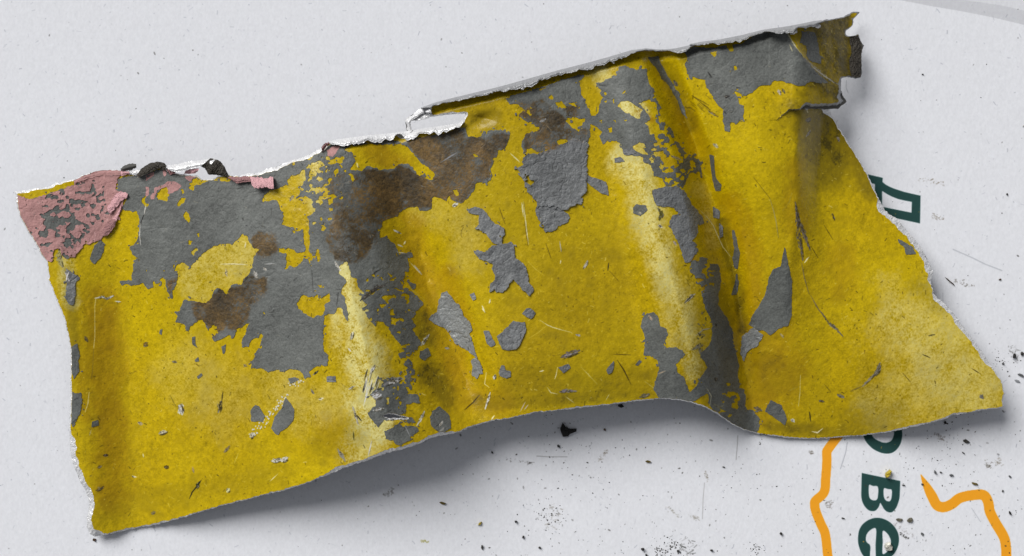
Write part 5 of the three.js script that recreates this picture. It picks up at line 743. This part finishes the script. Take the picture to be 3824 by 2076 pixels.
function chipGeometry(a, b, mm, lump, ring) {      // half sizes in grid units; a jagged flake or, with lump, a crumb
  if (!ring) { a *= 0.86; b *= 0.86; } const r = mulberry(seed++), n = ring ? ring.length : 10, pts = [], k = UNIT;
  if (lump) { const v = []; for (let i = 0; i < 16; i++) { const t = r() * 6.283, f = Math.acos(2 * r() - 1), q = 0.75 + 0.35 * r(); v.push(new THREE.Vector3(Math.sin(f) * Math.cos(t) * a * q * k, (Math.cos(f) * q + 0.85) * mm * 0.0005, Math.sin(f) * Math.sin(t) * b * q * k)); } const g = new ConvexGeometry(v); return g; }
  for (let i = 0; i < n; i++) { const t = -i / n * 6.283 + (r() - 0.5) * 0.3, q = 0.7 + 0.42 * r(); pts.push(ring ? [ring[i][0] * k, ring[i][1] * k] : [Math.cos(t) * a * q * k, Math.sin(t) * b * q * k]); }
  const pos = [], idx = [], top = pts.map(() => 0.001 * mm * (0.5 + 0.9 * r()));
  pts.forEach(([x, z]) => pos.push(x, 0.00006 + 0.0001 * r(), z)); pts.forEach(([x, z], i) => pos.push(x * 0.93, top[i], z * 0.93)); pts.forEach(([x, z]) => pos.push(x * 0.5, 0.001 * mm * (0.75 + 0.6 * r()), z * 0.5)); pos.push(0, 0.001 * mm, 0);
  for (let i = 0; i < n; i++) { const j = (i + 1) % n; idx.push(i, j, n + j, i, n + j, n + i, n + i, n + j, 2 * n + j, n + i, 2 * n + j, 2 * n + i, 2 * n + i, 2 * n + j, 3 * n); }
  const g = new THREE.BufferGeometry(); g.setAttribute('position', new THREE.Float32BufferAttribute(pos, 3)); g.setIndex(idx); const f = g.toNonIndexed(); f.computeVertexNormals(); return f;
}
function chip(name, p, a, b, turn, mm, colour, label, category, lump = false, ring = null, lift = 0) {
  const n = counts[name] = (counts[name] ?? -1) + 1, m = new THREE.Mesh(chipGeometry(a, b, mm, lump, ring), CR[colour]);
  m.name = n ? `${name}_${String(n).padStart(3, '0')}` : name;
  const [x, , z] = onPaper(p[0], p[1]); m.position.set(x, 0.00005 + lift, z); m.rotation.y = -turn * Math.PI / 180;
  m.castShadow = m.receiveShadow = true; m.userData = { label, category }; scene.add(m); return m;
}
const q1 = (f, x, y) => f([x, y])[0];
{
  const c = q1(M, 285, 300), ring = M([235, 235, 262, 272, 300, 290, 357, 288, 355, 312, 300, 335, 282, 357, 237, 360, 222, 320, 213, 290]).map((p) => [p[0] - c[0], p[1] - c[1]]).reverse();
  chip('paint_flake_loose', c, 1, 1, 0, 1.1, 'black', 'large black jagged flake in the shade below the lower edge of the metal', 'flake', false, ring);
}
chip('crumb', q1(M, 198, 442), 6, 5.5, 0, 1.2, 'black', 'rounded black crumb just below the large jagged black flake', 'crumb', true);
chip('crumb', q1(M, 600, 298), 4.5, 4.5, 0, 1.0, 'brown', 'small brown crumb in the shade right of the large jagged black flake', 'crumb', true);
chip('crumb', q1(M, 740, 92), 11, 6, 0, 1.2, 'black', 'black crumb half hidden right under the lower edge of the metal', 'crumb', true);
chip('paint_chip', q1(M, 977, 573), 8.5, 3.6, 2, 0.5, 'olive', 'lone olive leaf-shaped chip on clean paper below the dip in the lower edge', 'chip');
chip('metal_sliver', q1(N, 1288, 935), 11, 3, 12, 0.6, 'olive', 'long olive sliver lying flat on the shaded paper below the metal', 'sliver');
chip('metal_sliver', q1(N, 1613, 1113), 7.5, 2.8, -42, 0.7, 'yellow', 'short slanting yellow-green sliver between black crumbs near the lower border', 'sliver');
chip('crumb', q1(N, 1925, 1095), 5.5, 4.6, 20, 1.3, 'black', 'angular black crumb right of the short yellow-green sliver', 'crumb', true);
chip('crumb', q1(N, 1990, 1230), 4.2, 5, 0, 1.0, 'dark', 'dark crumb directly below the angular black crumb', 'crumb', true);
chip('crumb', q1(N, 1632, 1318), 4.2, 8.5, 4, 0.9, 'dark', 'upright elongated dark crumb below the short yellow-green sliver', 'crumb', true);
chip('crumb', q1(N, 1720, 493), 4, 4, 0, 1.0, 'black', 'black crumb in the deep shade under the middle of the lower edge', 'crumb', true);
chip('crumb', q1(M, 932, 1335), 6.8, 6, 10, 1.5, 'black', 'largest black crumb at the bottom border, left of the speckled dust patch', 'crumb', true);
chip('crumb', q1(M, 963, 1387), 4.5, 4, 10, 1.0, 'black', 'smaller black crumb at the bottom border touching the largest one', 'crumb', true);
chip('crumb', q1(M, 35, 1322), 4.8, 4, 30, 1.0, 'dark', 'dark crumb at the bottom border far left of the speckled dust patch', 'crumb', true);
chip('crumb', q1(M, 1635, 623), 4, 2.6, 10, 0.7, 'dark', 'tiny dark crumb alone left of the long orange line', 'crumb', true);
chip('crumb', q1(Y, 735, 1200), 4.6, 5.5, -10, 1.2, 'black', 'black crumb on clean paper left of the lower end of the long orange line', 'crumb', true);
chip('paint_chip', q1(Y, 1275, 1068), 5, 2.4, 10, 0.4, 'dark', 'thin dark chip between the long orange line and the printed letter B', 'chip');
chip('paint_chip', q1(L, 906, 682), 6, 14, 32, 1.6, 'yellow', 'upright yellow chip with a dark end, resting on the top of the letter B', 'chip', false, null);
chip('paint_chip', q1(L, 1008, 1080), 12.5, 5, 8, 0.5, 'stone', 'pointed olive-grey flake, left one of a pair beside the letters B and e', 'flake');
chip('paint_chip', q1(L, 1100, 1085), 10, 6.4, -24, 0.6, 'stone', 'blunt olive-grey flake, right one of a pair beside the letters B and e', 'flake');
chip('paint_chip', q1(L, 1668, 768), 12, 3.6, 14, 0.5, 'olive', 'olive leaf-shaped chip just above the hump of the curly orange line', 'chip');
chip('paint_chip', q1(L, 1592, 397), 10, 6.2, 20, 0.6, 'dark', 'dark grey flake below the right tip of the metal', 'flake');
chip('crumb', q1(L, 1408, 237), 5.4, 5.6, 20, 1.1, 'black', 'black crumb in the shade close under the right part of the lower edge', 'crumb', true);
chip('paint_chip', q1(L, 1322, 668), 3.6, 6, -14, 0.6, 'grey', 'grey oval chip right above the pointed start of the curly orange line', 'chip');
chip('paint_chip', q1(L, 1370, 668), 4, 2, 10, 0.5, 'dark', 'tiny dark chip immediately right of the grey oval chip', 'chip');
chip('paint_chip', q1(L, 1462, 692), 6, 3.2, -8, 0.6, 'grey', 'flat grey chip further right of the grey oval chip', 'chip');
chip('crumb', q1(L, 1908, 830), 3.6, 3.6, 0, 0.8, 'dark', 'round dark crumb right of the hump of the curly orange line', 'crumb', true);
chip('paint_chip', q1(L, 1972, 705), 4.6, 3, 30, 0.4, 'grey', 'small grey chip near the right border above the curly orange line', 'chip');
chip('metal_sliver', q1(L, 1972, 1020), 3, 6.4, -18, 0.7, 'black', 'upright black sliver right of the falling part of the curly orange line', 'sliver');
chip('paint_chip', q1(L, 1210, 1205), 6.4, 3.6, 40, 0.4, 'grey', 'grey flake right of the letter e, by the rubbed streaks', 'flake');
chip('crumb', q1(L, 1210, 773), 4.4, 3, 10, 0.7, 'dark', 'dark crumb lying on the pointed start of the curly orange line', 'crumb', true);
chip('foil_scrap', q1(L, 912, 1312), 12, 14, 10, 1.4, 'foil', 'crumpled silvery scrap lying inside the printed letter e', 'scrap');
chip('crumb', q1(K, 2006, 532), 7, 8.4, 0, 1.4, 'black', 'star-shaped black crumb at the right border beside the torn right edge', 'crumb', true);
chip('crumb', q1(K, 2076, 512), 6.4, 7, 30, 1.2, 'dark', 'dark crumb right of the star-shaped black crumb', 'crumb', true);
chip('crumb', q1(K, 1912, 602), 5, 3.4, 20, 0.8, 'dark', 'small dark crumb below the star-shaped black crumb', 'crumb', true);
chip('paint_chip', q1(K, 2066, 700), 11, 4, 20, 0.5, 'grey', 'grey flake at the right border level with the right tip of the metal', 'flake');
chip('paint_chip', q1(K, 2036, 750), 8, 3.4, 18, 0.4, 'pale', 'pale grey flake just below the grey flake at the right border', 'flake');
chip('metal_sliver', q1(J, 1450, 1048), 22, 1.5, 40, 0.5, 'brown', 'thin brown splinter on the paper beside the torn right edge', 'splinter');
chip('crumb', q1(J, 1885, 1030), 5, 3.2, 0, 0.6, 'brown', 'flat brown crumb right of the thin brown splinter', 'crumb', true);
chip('crumb', q1(J, 1948, 290), 3.6, 3, 0, 0.7, 'dark', 'dark crumb on clean paper right of the large green letter', 'crumb', true);
chip('paint_chip', q1(O, 590, 1256), 5, 4.4, 30, 0.5, 'brown', 'small brown flake below the lower left corner of the metal', 'flake');
chip('paint_chip', q1(L, 1568, 500), 6, 1.8, 25, 0.4, 'dark', 'thin dark chip above the flat grey chip, right of the letter o', 'chip');
chip('paint_chip', q1(Y, 1802, 780), 5, 1.6, 5, 0.4, 'dark', 'tiny dark sliver-like chip touching the right side of the letter B', 'chip');
chip('crumb', q1(M, 1240, 1352), 5.4, 4.4, 0, 1.0, 'black', 'black crumb in the middle of the speckled dust patch', 'crumb', true);
chip('crumb', q1(M, 1530, 1345), 5, 4, 0, 1.0, 'black', 'black crumb at the bottom border right of the speckled dust patch', 'crumb', true);
chip('crumb', q1(Q, 1130, 705), 3.2, 2.6, 0, 0.6, 'dark', 'dark speck-sized crumb on the clean paper right of the corner tab', 'crumb', true);

{ // fine dust
  const base = new THREE.IcosahedronGeometry(1, 0), spots = [], r = mulberry(9);
  const put = (x, y, s) => spots.push([x, y, s]);
  for (let k = 0; k < 1500; k++) {
    const x = r() * 2576, y = r() * 1398, w = 0.05 + 0.75 * smooth(1000, 1500, x) * smooth(1030, 1150, y) + 0.3 * smooth(620, 900, x) * smooth(1180, 1300, y) + 0.28 * smooth(2150, 2450, x) * smooth(350, 850, y);
    if (r() < w) put(x, y, 0.7 + 1.5 * r() * r());
  }
  for (const [cx, cy, s, n] of [[1690, 1375, 24, 70], [1905, 1380, 16, 26], [1388, 1300, 26, 50], [2530, 905, 22, 26], [1660, 1390, 12, 40], [2420, 1060, 40, 30], [1400, 1160, 120, 60], [2340, 1150, 60, 40]])
    for (let k = 0; k < n; k++) put(cx + s * (r() + r() + r() - 1.5) * 1.4, cy + s * (r() + r() + r() - 1.5) * 1.2, 0.7 + 2.0 * r() * r());
  const mesh = new THREE.InstancedMesh(base, standard({ name: 'dark_dust', color: new THREE.Color(0.05, 0.046, 0.04), roughness: 0.85 }), spots.length), o = new THREE.Object3D();
  spots.forEach(([x, y, s], k) => { const p = onPaper(x, y); o.position.set(p[0], 0.00008, p[2]); o.rotation.set(r() * 0.6, r() * 6.3, 0); s *= 0.8; o.scale.set(s * UNIT * (0.8 + r() * 1.3), s * UNIT * 0.6, s * UNIT); o.updateMatrix(); mesh.setMatrixAt(k, o.matrix); mesh.setColorAt(k, new THREE.Color().setScalar(0.5 + 1.6 * r())); });
  mesh.name = 'dust_specks'; mesh.userData = { kind: 'stuff', label: 'fine dark dust sprinkled over the paper' }; mesh.castShadow = mesh.receiveShadow = true; scene.add(mesh);
}

renderer.render(scene, camera);
